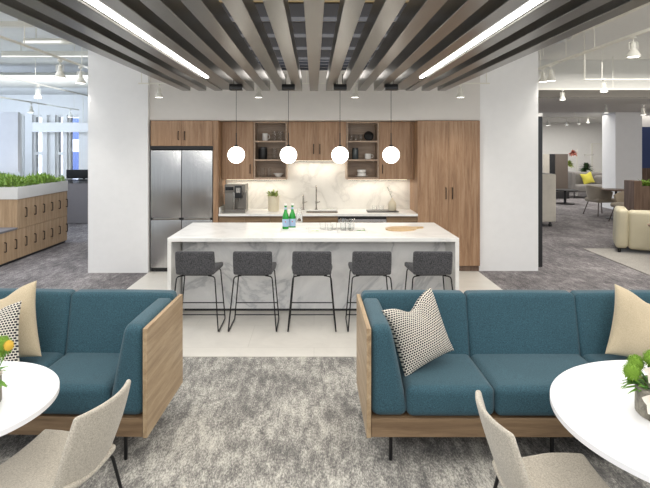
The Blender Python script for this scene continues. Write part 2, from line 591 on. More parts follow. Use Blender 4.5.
# far left wall with window openings
D = 14.6
def wall_open(name, x0, x1, z0, z1, D, th, holes, mat):
    b = MB()
    xs = x0
    for (a, c_, za, zb) in sorted(holes):
        b.box(xs, a, D, D + th, z0, z1)
        b.box(a, c_, D, D + th, z0, za)
        b.box(a, c_, D, D + th, zb, z1)
        xs = c_
    b.box(xs, x1, D, D + th, z0, z1)
    return struct(b.build(name, mat))
def wx(x, D=D): return (x - CX) * D / F
holes = [(wx(20), wx(24.5), 0.9, 2.75), (wx(32), wx(42), 0.85, 2.72), (wx(47), wx(50.5), 0.85, 2.72), (wx(55), wx(63), 0.85, 2.72), (wx(67), wx(79), 0.75, 2.72)]
wall_open('wall_window', -16, -2.6, 0, CZ, D, 0.35, holes, 'white')
for i, (a, c_, za, zb) in enumerate(holes):
    fr = MB()
    fr.box(a, a + 0.05, D + 0.1, D + 0.18, za, zb).box(c_ - 0.05, c_, D + 0.1, D + 0.18, za, zb)
    fr.box(a + 0.05, c_ - 0.05, D + 0.1, D + 0.18, za, za + 0.05).box(a + 0.05, c_ - 0.05, D + 0.1, D + 0.18, zb - 0.05, zb)
    if i in (1, 3): fr.box(a + 0.05, c_ - 0.05, D + 0.1, D + 0.18, 1.62, 1.7)
    w = struct(fr.build('window_%d' % (i + 1), 'white'))
    MB().box(a + 0.05, c_ - 0.05, D + 0.13, D + 0.135, za + 0.05, zb - 0.05).build('pane', 'pane', w)
# valance band in front of the windows
vt = thing('window_valance', (wx(60, 14.3), 14.35, 2.24), 0, 'long white valance band running across the tall windows at the far left', 'valance')
MB().box(wx(32, 14.3) - wx(60, 14.3), wx(89, 14.3) - wx(60, 14.3), -0.05, 0.05, 0, 0.26, 0.01).build('band', 'white', vt)
for q in (-0.6, 0.6):
    MB().tube([(q, 0, 0.26), (q, 0, 3.28 - 2.24)], 0.01, 6).build('hanger', 'pipe', vt)
# buildings outside
fb = thing('office_tower', (-14, 30, -6), 0, 'pale office tower seen through the far left windows', 'building')
MB().box(-9, 9, 0, 8, 0, 26).build('facade', 'facade', fb)
wp = MB().box(0, 0.75, -0.06, 0, 0, 1.2, 0.02, 1).build('window', 'blue_wall', fb)
for i in range(9):
    for k in range(6):
        o = wp if i == k == 0 else wp.copy()
        if not (i == k == 0): COL.objects.link(o); o.parent = fb
        o.location = (-5.2 + i * 1.3, 0, 2.6 + k * 1.9)
# left side outer wall, right outer wall, far right wall
struct(MB().box(-16.2, -16, -4, 24, 0, CZ).build('wall_left', 'white'))
struct(MB().box(3.9, 14, 22.0, 22.2, 0, CZ).build('wall_far', 'white'))
struct(MB().box(14, 14.2, -4, 24, 0, CZ).build('wall_right', 'white'))

# columns
struct(MB().box(-3.275, -2.406, 7.68, 8.5, 0, CZ).build('wall_column_left', 'white_col'))
struct(MB().box(2.43, 3.30, 7.8, 8.6, 0, CZ).build('wall_column_right', 'white_col'))
struct(MB().box(3.38, 3.47, 8.05, 8.3, 0, 2.29).build('trim_1', 'steel_dark'))
struct(MB().box(3.30, 3.47, 8.05, 8.6, 2.29, 2.34).build('trim_2', 'white'))
# far right column and wall block
X0, X1 = (615.5 - CX) * 15.5 / F, (642 - CX) * 15.5 / F
struct(MB().box(X0, X1, 15.5, 16.22, 0, CZ).build('wall_column_far', 'white_col'))
struct(MB().box(X1, 13.9, 16.23, 16.4, 0, CZ).build('wall_lounge', 'warm_wall'))
Dm = 16.1
struct(MB().box((641 - CX) * Dm / F, 13.9, 16.1, 16.19, 0, 1.0 + 0.2).build('trim_3', 'walnut'))
struct(MB().box((641 - CX) * Dm / F, 13.9, 16.1, 16.19, 1.2, H + (HY - 127) * Dm / F).build('trim_4', 'blue_wall'))

# ceiling structure: transverse concrete beams on both sides
for (y0, y1, x0, x1, zb, mt) in ((13.4, 14.3, -16, -3.3, 3.2, 'ceil'), (10.9, 11.2, -16, -3.4, 3.3, 'ceil'),
                                 (11.6, 12.4, 3.5, 14, 3.03, 'grey_soffit'), (14.2, 14.8, 3.5, 14, 2.95, 'grey_soffit')):
    pass
n_ = 1
def duct(name, x0, x1, y0, y1, z0, z1, mat, label, cat='duct'):
    o = MB().box(x0, x1, y0, y1, z0, z1, 0.01).build(name, mat)
    return tag(o, label, cat)
struct(MB().box(-16, -3.3, 12.6, 14.59, 3.28, CZ).build('ceiling_bulkhead', 'ceil'))
struct(MB().box(3.5, 13.99, 10.25, 14.3, 2.78, 2.94).build('ceiling_soffit', 'warm_wall'))
struct(MB().box(3.5, 13.99, 10.2, 10.249, 2.78, 2.94).build('trim_5', 'grey_soffit'))
struct(MB().box(3.5, 13.99, 10.45, 14.3, 2.941, CZ).build('ceiling_bulkhead_right', 'ceil'))
struct(MB().box(3.6, 14, 14.8, 21.99, 2.86, 2.96).build('ceiling_lounge', 'ceil'))

# ============================================================ SLATTED CEILING
ZB, PITCH, BW, BH, DE = 2.56, 0.209, 0.107, 0.14, 6.95
ORD = ['first', 'second', 'third', 'fourth', 'fifth', 'sixth', 'seventh', 'eighth', 'ninth', 'tenth', 'eleventh', 'twelfth', 'thirteenth', 'fourteenth', 'fifteenth', 'sixteenth', 'seventeenth']
slat = MB().box(-BW / 2, BW / 2, 0, DE - 0.3, 0, BH, 0.003, 1).build('ceiling_slat', 'baffle')
for k in range(-8, 9):
    o = slat if k == -8 else slat.copy()
    if k != -8: COL.objects.link(o)
    o.location = (k * PITCH, 0.3, ZB)
    if k == 0: lb = 'middle metal ceiling baffle, running straight away above the centre of the island'
    elif k < 0: lb = 'long metal ceiling baffle, %s from the left edge of the slatted canopy' % ORD[k + 8]
    else: lb = 'long metal ceiling baffle, %s from the right edge of the slatted canopy' % ORD[8 - k]
    tag(o, lb, 'ceiling baffle', 'ceiling baffles over the kitchen')
dk = thing('ceiling_deck', (0, 0.3, 2.84), 0, 'tan ceiling deck crossed by slate joists, seen between the baffles', 'ceiling deck')
MB().box(-1.72, 1.72, 0, 6.0, 0.12, 0.16).build('deck_panel', 'deck', dk)
y = 0.15
while y < 6.9:
    MB().box(-1.72, 1.72, y, y + (0.15 if y < 5.9 else 0.07), 0, 0.11, 0.004, 1).build('joist', 'deck_beam', dk)
    y += 0.62 if y < 5.6 else 0.24
for sx, side in ((-1, 'left'), (1, 'right')):
    t = thing('linear_light', (sx * 1.15, 0.3, ZB), 0, 'long glowing linear light set between the baffles on the %s' % side, 'light', 'linear lights in the slatted ceiling')
    MB().box(-0.05, 0.05, 0, DE - 0.32, 0.012, 0.05, 0.002, 1).build('housing', 'baffle', t)
    MB().box(-0.019, 0.019, 0.0, 5.38, 0.001, 0.011, 0.002, 1).build('lens', 'led', t)

# ============================================================ PENDANTS
def make_pendant():
    t = thing('pendant_light')
    # origin at the globe centre
    MB().box(-0.078, 0.078, -0.06, 0.06, 0.76, 0.828, 0.016).build('canopy', 'black', t)
    MB().tube([(0, 0, 0.18), (0, 0, 0.78)], 0.0032, 6).build('cord', 'black', t)
    MB().lathe([(0.0, 0.12), (0.018, 0.12), (0.018, 0.11), (0.03, 0.1), (0.03, 0.088), (0, 0.088)], seg=20).tube([(0, 0, 0.12), (0, 0, 0.26)], 0.006, 8).build('stem', 'black', t)
    MB().ball((0, 0, 0), 0.099, seg=32).build('globe', 'globe', t)
    for sx in (-0.03, 0.03):
        MB().tube([(sx, 0, 0.82), (sx, 0, 0.95)], 0.004, 6).build('hanger', 'chrome', t)
    return t
pd = make_pendant()
for i, (x, lb) in enumerate(((-0.914, 'glowing globe pendant hanging above the left end of the island'), (-0.30, 'glowing globe pendant hanging over the two green bottles'), (0.306, 'glowing globe pendant hanging over the tray of drinking glasses'), (0.906, 'glowing globe pendant hanging above the wooden board end of the island'))):
    o = pd if i == 0 else dup(pd, (x, 6.23, 1.728))
    o.location = (x, 6.23, 1.728)
    tag(o, lb, 'pendant light', 'globe pendants over the island')

# ============================================================ ISLAND
t = thing('kitchen_island', (0, 5.475, 0), 0, 'long marble waterfall island with white veined top', 'kitchen island')
MB().box(-1.515, 1.5, 0, 1.14, 0.84, 0.88, 0.003, 1).build('countertop', 'marble_top', t)
for sx in (-1, 1):
    ex = 1.515 if sx < 0 else 1.5
    MB().box(min(sx * ex, sx * (ex - 0.04)), max(sx * ex, sx * (ex - 0.04)), 0.0, 1.14, 0.004, 0.84, 0.002, 1).build('waterfall_side', 'marble_top', t)
MB().box(-1.458, 1.458, 0.40, 1.10, 0.03, 0.838).build('front_panel', 'marble_front', t)
MB().box(-1.44, 1.44, 0.41, 1.06, 0.004, 0.03).build('toe_kick', 'steel_dark', t)

# ============================================================ BAR STOOLS
def make_stool():
    t = thing('bar_stool')
    # faces +Y (the island); origin on the floor under the seat
    def lean(p):
        f = (p.z - 0.55) / 0.22
        return (p.x * (1 + 0.0 * f), p.y - 0.035 * f - 0.06 * (1 - (p.x / 0.2) ** 2) * 0.35, p.z)
    MB().soft(-0.19, 0.19, -0.215, -0.165, 0.56, 0.795, 0.018, 0.004, 8, lean).build('backrest', 'stool_fab', t)
    def seatf(p):
        return (p.x * (0.91 + 0.09 * min(1, max(0, (p.y + 0.2) / 0.2))), p.y, p.z + 0.012 * (abs(p.x) / 0.2) ** 2 - 0.012 * max(0, p.y / 0.2))
    MB().soft(-0.205, 0.205, -0.195, 0.215, 0.548, 0.60, 0.018, 0.005, 8, seatf).build('seat', 'stool_fab', t)
    MB().box(-0.15, 0.15, -0.15, 0.16, 0.535, 0.547, 0.004, 1).build('seat_plate', 'black', t)
    r = 0.0065
    for sx in (-1, 1):
        pts = [(sx * 0.12, -0.165, 0.541), (sx * 0.188, -0.185, 0.535), (sx * 0.235, -0.255, 0.0115), (sx * 0.232, 0.165, 0.0115), (sx * 0.185, 0.155, 0.54), (sx * 0.12, 0.14, 0.541)]
        MB().tube(fillet(pts, 0.03), r, 8).build('sled_leg', 'black', t)
    MB().tube([(-0.216, 0.16, 0.178), (0.216, 0.16, 0.178)], 0.006, 8).build('footrest', 'black', t)
    MB().tube([(-0.230, 0.163, 0.05), (0.230, 0.163, 0.05)], 0.006, 8).build('floor_bar', 'black', t)
    return t
st = make_stool()
SL = ['charcoal tweed bar stool nearest the refrigerator, at the left end of the island',
      'charcoal tweed bar stool second from the refrigerator end of the island',
      'charcoal tweed bar stool at the middle of the island, seen straight from behind',
      'charcoal tweed bar stool between the middle stool and the right end stool',
      'charcoal tweed bar stool nearest the tall wooden pantry, rising behind the checked pillow']
for i, x in enumerate((-1.168, -0.602, -0.02, 0.568, 1.165)):
    loc = (x, 5.42, 0.004)
    o = st if i == 0 else dup(st, loc)
    o.location = loc
    tag(o, SL[i], 'bar stool', 'bar stools along the island')

# ============================================================ BACK KITCHEN
FY = 7.73   # front plane of base units
def handle_v(b, x, y, z0, z1):
    b.tube(fillet([(x, y + 0.002, z0 + 0.012), (x, y - 0.028, z0 + 0.012), (x, y - 0.028, z1 - 0.012), (x, y + 0.002, z1 - 0.012)], 0.006, 2), 0.007, 6)
    return b
# tall refrigerator
RX0, RX1 = -2.385, -1.475
t = thing('refrigerator', ((RX0 + RX1) / 2, FY, 0.004), 0, 'stainless steel french door refrigerator set in the oak wall', 'refrigerator')
hw = (RX1 - RX0) / 2 - 0.006
MB().box(-hw + 0.01, hw - 0.01, 0.05, 0.6, 0.0, 1.775, 0.004, 1).build('body', 'steel_dark', t)
for sx in (-1, 1):
    a, b_ = (-hw, -0.004) if sx < 0 else (0.004, hw)
    MB().box(a, b_, -0.01, 0.045, 0.79, 1.77, 0.008).build('door', 'steel', t)
    MB().box(a, b_, -0.01, 0.045, 0.06, 0.755, 0.008).build('freezer_door', 'steel', t)
    MB().box(a + 0.03, b_ - 0.03, -0.016, 0.0, 0.757, 0.788, 0.004).build('grip_channel', 'chrome', t)
MB().box(-hw, hw, 0.02, 0.05, 0.0, 0.055).build('base_grille', 'blackp', t)
# over-fridge cabinet
def cabinet(name, x0, x1, y0, y1, z0, z1, doors, label, handle_at, mat='oak_z', group=None, hz=None):
    t = thing(name, ((x0 + x1) / 2, y0, z0), 0, label, 'cabinet', group)
    w = (x1 - x0) / 2
    h = z1 - z0
    MB().box(-w, w, 0.02, y1 - y0, 0, h, 0.001, 1).build('body', mat, t)
    for i in range(doors):
        a = -w + 2 * w * i / doors + 0.0015
        b_ = -w + 2 * w * (i + 1) / doors - 0.0015
        d = MB().box(a, b_, 0.0, 0.0195, 0.0015, h - 0.0015, 0.001, 1).build('door', mat, t)
        hx = handle_at[i]
        if hx is not None:
            hx = b_ - 0.045 if hx > 0 else a + 0.045
            z_a, z_b = hz
            handle_v(MB(), hx, 0, z_a - z0, z_b - z0).build('handle', 'handle', d)
    return t
tp = 2.211
cabinet('wall_cabinet', -2.385, -1.475, FY, 8.36, 1.84, tp, 2, 'two door oak cabinet above the refrigerator', (1, -1), hz=(1.92, 2.06))
tag(MB().box(-2.385, -1.475, FY + 0.02, 8.3, 1.79, 1.838).build('vent_strip', 'blackp'), 'dark vent strip between refrigerator top and the cabinet above it', 'vent')
tag(MB().box(-1.47, -1.395, FY - 0.005, 8.355, 0.004, tp, 0.001, 1).build('end_panel', 'oak_z'), 'tall oak end panel standing to the right of the refrigerator', 'panel')
UY = 8.01
def ux(x): return (x - CX) * UY / F
def uz(y): return H + (HY - y) * UY / F
zb1 = uz(179.5)
cabinet('wall_cabinet', -1.39, ux(253.4), UY, 8.36, zb1, tp, 1, 'single door oak wall cabinet hanging above the coffee machine', (1,), hz=(uz(174), uz(164)))
cabinet('wall_cabinet', ux(287.3), ux(346.2), UY, 8.36, uz(160.3), tp, 2, 'short two door oak wall cabinet hanging above the sink faucet', (1, -1), hz=(uz(154.5), uz(143.5)))
cabinet('wall_cabinet', ux(379.2), ux(411), UY, 8.36, zb1, tp, 1, 'single door oak wall cabinet hanging beside the tall pantry', (-1,), hz=(uz(174), uz(164)))
tag(MB().box(ux(411) + 0.003, 1.505, 8.0, 8.355, zb1, tp).build('filler_panel', 'oak_z'), 'narrow oak filler strip between wall cabinet and tall pantry', 'panel')
def open_shelf(x0, x1, label):
    t = thing('open_shelf', ((x0 + x1) / 2, UY, zb1), 0, label, 'shelf', 'open shelf units')
    w = (x1 - x0) / 2 - 0.002
    h = tp - zb1
    b = MB()
    b.box(-w, -w + 0.02, 0, 0.34, 0, h).box(w - 0.02, w, 0, 0.34, 0, h).box(-w + 0.02, w - 0.02, 0, 0.34, 0, 0.03).box(-w + 0.02, w - 0.02, 0, 0.34, h - 0.025, h).box(-w + 0.02, w - 0.02, 0.325, 0.34, 0.03, h - 0.025)
    b.build('carcass', 'oak_in', t)
    for yy in (141.5, 160.2):
        z = uz(yy) - zb1
        MB().box(-w + 0.021, w - 0.021, 0.003, 0.32, z - 0.012, z + 0.012).build('shelf_board', 'oak_in', t)
    return t
open_shelf(ux(253.6), ux(287.1), 'open oak shelf unit left of the centre cabinet, holding a black canister')
open_shelf(ux(346.4), ux(379), 'open oak shelf unit right of the centre cabinet, holding white bowls')
# pantry
cabinet('pantry_cabinet', 1.512, 2.422, FY, 8.355, 0.09, tp, 2, 'tall two door oak pantry cabinet between backsplash and right column', (1, -1), hz=(H + (HY - 199.5) * FY / F, H + (HY - 187) * FY / F))
tag(MB().box(1.52, 2.42, FY + 0.05, 8.3, 0.004, 0.088).build('plinth', 'walnut'), 'recessed plinth under the tall oak pantry', 'plinth')
# base run
def base(name, x0, x1, label, mat='oak_x', dz=(0.09, 0.815)):
    t = thing(name, ((x0 + x1) / 2, FY, 0.004), 0, label, 'cabinet')
    w = (x1 - x0) / 2 - 0.002
    MB().box(-w, w, 0.02, 0.6, 0.086, 0.81).build('body', mat, t)
    MB().box(-w, w, 0.06, 0.58, 0.0, 0.085).build('toe_kick', 'steel_dark', t)
    MB().box(-w + 0.001, -0.0015, 0, 0.0195, 0.09, 0.79, 0.001, 1).build('door', mat, t)
    MB().box(0.0015, w - 0.001, 0, 0.0195, 0.09, 0.79, 0.001, 1).build('door', mat, t)
    return t
def fx(x): return (x - CX) * FY / F
base('base_cabinet', -1.39, fx(270), 'oak base cabinet below the coffee machine')
base('base_cabinet', fx(270), fx(338), 'oak base cabinet below the sink')
base('base_cabinet', fx(386.5), 1.512, 'oak base cabinet below the cream vase')
t = thing('dishwasher', ((fx(338) + fx(386.5)) / 2, FY, 0.004), 0, 'steel dishwasher with black control strip built under the counter', 'dishwasher')
w = (fx(386.5) - fx(338)) / 2 - 0.003
MB().box(-w, w, 0.02, 0.58, 0.0, 0.81).build('body', 'steel_dark', t)
MB().box(-w, w, -0.005, 0.019, 0.09, 0.765, 0.003).build('door', 'steel', t)
MB().box(-w, w, -0.003, 0.019, 0.768, 0.808, 0.002).build('control_strip', 'blackp', t)
MB().tube(fillet([(-w + 0.05, -0.002, 0.72), (-w + 0.05, -0.045, 0.72), (w - 0.05, -0.045, 0.72), (w - 0.05, -0.002, 0.72)], 0.02), 0.008, 8).build('handle', 'chrome', t)
# worktop with sink cut-out
t = thing('worktop', (0, 0, 0.818), 0, 'white marble worktop running from refrigerator to pantry', 'worktop')
sx0, sx1, sy0, sy1 = -0.12, 0.36, 7.83, 8.16
b = MB()
b.box(-1.39, sx0, FY - 0.02, 8.345, 0, 0.032).box(sx1, 1.512, FY - 0.02, 8.345, 0, 0.032).box(sx0, sx1, FY - 0.02, sy0, 0, 0.032).box(sx0, sx1, sy1, 8.345, 0, 0.032)
b.build('slab', 'marble_top', t)
MB().box(-1.389, -1.372, 7.75, 8.345, 0.033, 0.12).build('upstand', 'marble_top', t)
b = MB()
b.box(sx0 + .003, sx1 - .003, sy0 + .003, sy1 - .003, -0.16, -0.15).box(sx0 + .003, sx0 + 0.015, sy0 + .003, sy1 - .003, -0.15, 0.02).box(sx1 - 0.015, sx1 - .003, sy0 + .003, sy1 - .003, -0.15, 0.02).box(sx0 + .003, sx1 - .003, sy0 + .003, sy0 + 0.015, -0.15, 0.02).box(sx0 + .003, sx1 - .003, sy1 - 0.015, sy1 - .003, -0.15, 0.02)
b.build('sink_basin', 'chrome', t)
tag(MB().box(-1.392, 1.51, 8.345, 8.359, 0.852, 1.64).build('backsplash', 'splash'), 'veined marble backsplash behind the kitchen worktop', 'backsplash')
# under-cabinet lights
for (x0, x1, z, lb) in ((-1.35, ux(285), zb1, 'slim under cabinet light above the coffee machine'), (ux(290), ux(344), uz(160.3), 'slim under cabinet light above the sink'), (ux(349), ux(409), zb1, 'slim under cabinet light above the cream vase')):
    t = thing('under_cabinet_light', ((x0 + x1) / 2, 8.2, z - 0.012), 0, lb, 'light', 'under cabinet lights')
    w = (x1 - x0) / 2
    MB().box(-w, w, -0.02, 0.02, 0.003, 0.011).build('housing', 'chrome', t)
    MB().box(-w, w, -0.015, 0.015, -0.001, 0.0025).build('lens', 'under', t)
    l = area('under_cabinet_lamp', (0, 0, -0.006), 2 * w, 2.6 * w * 2, (1, 0.92, 0.80), sy=0.03)
    l.parent = t

CT = 0.851   # worktop height
# coffee machine
cx = (224 + 246) / 2
t = thing('coffee_machine', ((235 - CX) * 7.84 / F, 7.82, CT), 0, 'grey and black countertop coffee machine on the worktop', 'coffee machine')
w = 0.155
b = MB().box(-w, w, 0.10, 0.36, 0, 0.42, 0.012)
b.box(-w, w, 0.0, 0.12, 0.30, 0.42, 0.012).box(-w, w, -0.01, 0.12, 0, 0.045, 0.006)
b.box(-w, -w + 0.13, 0.02, 0.12, 0.045, 0.30, 0.004)
b.build('body', 'machine', t)
MB().box(0.0, 0.105, -0.03, 0.10, 0.22, 0.405, 0.008).build('brew_head', 'blackp', t)
MB().box(0.02, 0.085, -0.034, -0.029, 0.30, 0.375, 0.002, 1).build('display', 'chrome', t)
MB().box(-0.14, -0.02, -0.004, 0.0, 0.335, 0.385, 0.001, 1).build('panel', 'darkglass', t)
MB().box(0.0, 0.12, -0.03, 0.1, 0.046, 0.056, 0.002, 1).build('drip_tray', 'chrome', t)
MB().tube([(0.03, 0.02, 0.22), (0.03, 0.02, 0.17)], 0.006).tube([(0.07, 0.02, 0.22), (0.07, 0.02, 0.17)], 0.006).build('spout', 'chrome', t)
MB().box(-0.02, 0.0, -0.006, 0.02, 0.05, 0.3, 0.004).build('side_trim', 'chrome', t)
# potted plant
t = thing('potted_plant', px(273.7, 211.3, 8.06), 0, 'leafy plant in a cream cylinder pot on the worktop', 'plant')
t.location.z = CT
MB().lathe([(0, 0), (0.078, 0), (0.084, 0.01), (0.086, 0.225), (0.08, 0.235), (0.074, 0.225), (0.07, 0.2), (0, 0.2)], seg=28).build('pot', 'cream_cer', t)
b = MB()
for i in range(80):
    a = random.uniform(0, 2 * PI); e = random.uniform(0.3, 1.3)
    d = Vector((math.cos(a) * math.cos(e), math.sin(a) * math.cos(e), math.sin(e)))
    p = Vector((random.uniform(-.05, .05), random.uniform(-.05, .05), 0.2)) + d * random.uniform(0, 0.07)
    b.leaf(p, d, random.uniform(0.06, 0.10), 0.034, 0.25, 3)
b.build('leaves', 'sage', t)
# faucets
def faucet(name, x, h, reach, label):
    t = thing(name, (x, 8.24, CT), 0, label, 'faucet')
    MB().lathe([(0, 0), (0.024, 0), (0.024, 0.008), (0.014, 0.012), (0.014, 0.03), (0, 0.03)], seg=16).build('base', 'chrome', t)
    b = MB().tube(fillet([(0, 0, 0.02), (0, 0, h), (0, -reach, h), (0, -reach, h - 0.09)], 0.06, 6), 0.0105, 10)
    b.build('spout', 'chrome', t)
    MB().tube([(0.01, 0, 0.11), (0.06, -0.01, 0.125)], 0.007, 8).lathe([(0.016, 0.095), (0.016, 0.13)], seg=12).build('lever', 'chrome', t)
faucet('faucet', 0.035, 0.375, 0.17, 'tall nickel gooseneck faucet behind the sink')
faucet('faucet', -0.165, 0.23, 0.12, 'short slim nickel faucet left of the sink faucet')
# induction tray, vase, branch, small glasses
t = tag(MB().box(0.80, 1.27, 7.90, 8.14, CT, CT + 0.012, 0.003, 1).build('serving_tray', 'steel_dark'), 'flat dark slate tray on the worktop near the pantry', 'tray')
t = thing('bottle_vase', (1.185, 8.03, CT + 0.012), 0, 'cream bottle vase with dark sprig on the slate tray', 'vase')
MB().lathe([(0, 0), (0.05, 0), (0.06, 0.02), (0.062, 0.09), (0.05, 0.13), (0.022, 0.155), (0.016, 0.18), (0.02, 0.19), (0.012, 0.188), (0, 0.15)], seg=24).build('vase_body', 'cream_cer', t)
b = MB()
b.tube(fillet([(0, 0, 0.17), (-0.03, 0, 0.26), (-0.07, 0, 0.36)], 0.05), 0.0025, 5)
for i in range(16):
    f = i / 15
    p = Vector((-0.0 - 0.07 * f, 0, 0.2 + 0.16 * f))
    b.leaf(p, (random.choice((-1, 1)) * 0.8, random.uniform(-.4, .4), 0.7), 0.045, 0.016, 0.1, 3)
b.build('sprig', 'dark_leaf', t)
def drinking_glass(r0, r1, h):
    b = MB()
    b.lathe([(0, 0), (r0, 0), (r1, h), (r1 - 0.002, h), (r0 - 0.002, 0.008), (0, 0.008)], seg=18)
    return b
# drawer of kinds for small shelf ware
def gl(x, y, z, r0, r1, h, label, group=None, name='drinking_glass'):
    o = drinking_glass(r0, r1, h).build(name, 'glass')
    o.location = (x, y, z)
    return tag(o, label, 'glass', group)
gl(0.92, 8.05, CT + 0.012, 0.03, 0.04, 0.075, 'small clear glass left of the cream vase, nearer the sink', 'small glasses beside the vase')
gl(1.02, 8.05, CT + 0.012, 0.03, 0.04, 0.075, 'small clear glass right beside the cream vase', 'small glasses beside the vase')

# shelf contents
def sh(row): return {0: zb1 + 0.0315, 1: uz(160.2) + 0.0125, 2: uz(141.5) + 0.0125}[row]
SY = 8.16
def sxp(x): return (x - CX) * SY / F
def mug(x, z, r, h, label, mat='ceramic', side=1):
    t = thing('mug', (x, SY, z), 0, label, 'mug')
    MB().lathe([(0, 0), (r * 0.86, 0), (r, 0.012), (r, h), (r - 0.005, h), (r - 0.006, 0.01), (0, 0.01)], seg=22).build('cup', mat, t)
    MB().tube([(side * (r - .002), 0, h * 0.8), (side * (r + 0.024), 0, h * 0.78), (side * (r + 0.03), 0, h * 0.5), (side * (r + 0.02), 0, h * 0.28), (side * (r - .002), 0, h * 0.24)], 0.005, 8).build('handle', mat, t)
mug(sxp(265), sh(2), 0.042, 0.115, 'tall white mug on the top shelf of the left open unit')
for j, (dx, z) in enumerate(((0, 0), (0, 0.078))):
    gl(sxp(274.5), SY, sh(2) + z, 0.036, 0.042, 0.075, 'clear tumbler in the stack beside the white mug, %s' % ('lower one' if j == 0 else 'upper one'), 'stacked tumblers on the left open shelves')
for j, (xx, z) in enumerate(((280.3, 0), (280.3, 0.078))):
    gl(sxp(xx), SY, sh(2) + z, 0.036, 0.042, 0.075, 'clear tumbler stacked against the right side of the left open unit, top shelf, %s' % ('lower' if j == 0 else 'upper'), 'stacked tumblers on the left open shelves')
t = thing('canister', (sxp(262.8), SY, sh(1)), 0, 'black cylinder canister with lid on the middle shelf', 'canister')
MB().lathe([(0, 0), (0.066, 0), (0.068, 0.005), (0.068, 0.16), (0, 0.16)], seg=28).build('body', 'blackp', t)
MB().lathe([(0, 0.161), (0.067, 0.161), (0.067, 0.18), (0.06, 0.186), (0, 0.186)], seg=28).build('lid', 'steel_dark', t)
for j, (x, z) in enumerate(((274.5, 0), (281.5, 0), (274.5, 0.088), (281.5, 0.088))):
    gl(sxp(x), SY, sh(1) + z, 0.036, 0.044, 0.085, 'stemless glass beside the black canister, %s %s' % ('upper' if z else 'lower', 'left' if x < 278 else 'right'), 'glasses beside the black canister')
for j, x in enumerate((262.5, 269)):
    gl(sxp(x), SY, sh(0), 0.03, 0.032, 0.14, 'tall thin glass on the bottom left shelf, %s' % ('farther from the bowl' if j == 0 else 'nearer the bowl'), 'tall glasses on the bottom shelf')
t = tag(MB().lathe([(0, 0), (0.035, 0), (0.04, 0.008), (0.08, 0.055), (0.076, 0.057), (0.035, 0.012), (0, 0.012)], seg=26).build('bowl', 'ceramic'), 'shallow pale bowl on the bottom shelf beside tall glasses', 'bowl')
t.location = (sxp(278.5), SY, sh(0))
for j, x in enumerate((351.6, 356.2, 360.8)):
    gl(sxp(x), SY, sh(2), 0.03, 0.034, 0.1, 'clear glass on the top right shelf, %s the dark round platter' % ('farthest from', 'second nearest', 'right beside')[j], 'glasses on the top right shelf')
t = thing('display_plate', (sxp(368.8), SY, sh(2)), 0, 'round black plate standing upright on the top right shelf', 'plate')
b = MB()
b.lathe([(0, -0.008), (0.06, -0.008), (0.074, 0.006), (0.074, 0.012), (0.06, 0.0), (0, 0.0)], seg=30)
for v in b.bm.verts: v.co = Vector((v.co.x, v.co.z + 0.02 * (v.co.y) / 0.074, v.co.y + 0.075))
b.build('plate', 'blackp', t)
MB().box(-0.05, 0.05, -0.025, 0.03, 0, 0.008, 0.002, 1).tube([(-0.03, -0.02, 0.006), (-0.03, -0.026, 0.03)], 0.003, 6).tube([(0.03, -0.02, 0.006), (0.03, -0.026, 0.03)], 0.003, 6).build('stand', 'blackp', t)
t = thing('glass_jar', (sxp(355.2), SY, sh(1)), 0, 'dark smoked glass jar on the middle right shelf', 'jar')
MB().lathe([(0, 0), (0.046, 0), (0.05, 0.008), (0.05, 0.14), (0.044, 0.155), (0, 0.155)], seg=24).build('body', 'smoke', t)
MB().lathe([(0, 0.156), (0.046, 0.156), (0.046, 0.176), (0, 0.178)], seg=24).build('lid', 'steel_dark', t)
mug(sxp(368), sh(1), 0.05, 0.085, 'wide white cup on the middle right shelf', side=1)
pl = tag(MB().lathe([(0, 0), (0.06, 0), (0.098, 0.016), (0.098, 0.02), (0.06, 0.008), (0, 0.008)], seg=32).build('plate', 'ceramic'), 'white plate under the stacked bowls on the bottom right shelf', 'plate')
pl.location = (sxp(361.6), SY, sh(0))
bw = MB().lathe([(0, 0), (0.05, 0), (0.066, 0.015), (0.07, 0.05), (0.067, 0.05), (0.06, 0.015), (0, 0.012)], seg=28).build('bowl', 'ceramic')
for j in range(2):
    o = bw if j == 0 else bw.copy()
    if j: COL.objects.link(o)
    o.location = (sxp(361.6), SY, sh(0) + 0.0085 + j * 0.044 if j == 0 else sh(0) + 0.0085 + 0.0505)
    tag(o, 'white bowl stacked on the plate of the bottom right shelf, %s one' % ('lower', 'upper')[j], 'bowl', 'stacked white bowls')

# ============================================================ ON THE ISLAND
IT = 0.88
def ip(x, y): 
    s = (y - HY) / (H - IT)
    return ((x - CX) / s, F / s)
def make_bottle():
    t = thing('water_bottle')
    MB().lathe([(0, 0.004), (0.03, 0), (0.037, 0.008), (0.037, 0.135), (0.033, 0.165), (0.018, 0.205), (0.0135, 0.225), (0.013, 0.262), (0.0145, 0.264), (0.0145, 0.272), (0, 0.272)], seg=26).build('bottle_body', 'green_glass', t)
    MB().lathe([(0, 0.2725), (0.0155, 0.2725), (0.0155, 0.29), (0.013, 0.294), (0, 0.294)], seg=18).build('cap', 'ceramic', t)
    lb = MB().lathe([(0.0374, 0.035), (0.0378, 0.036), (0.0378, 0.119), (0.0374, 0.12)], seg=26).build('label', 'label_blue', t)
    b = MB()
    c = (0, -0.0382, 0.09)
    pts = []
    for i in range(10):
        r = 0.011 if i % 2 == 0 else 0.0045
        a = PI / 2 + i * PI / 5
        pts.append((c[0] + r * math.cos(a), c[2] + r * math.sin(a)))
    b.prism(pts, 'y', -0.0388, -0.0376)
    b.build('star_mark', 'star', lb)
    MB().lathe([(0.0137, 0.228), (0.0142, 0.23), (0.0142, 0.25), (0.0137, 0.252)], seg=18).build('neck_label', 'label_blue', t)
    return t
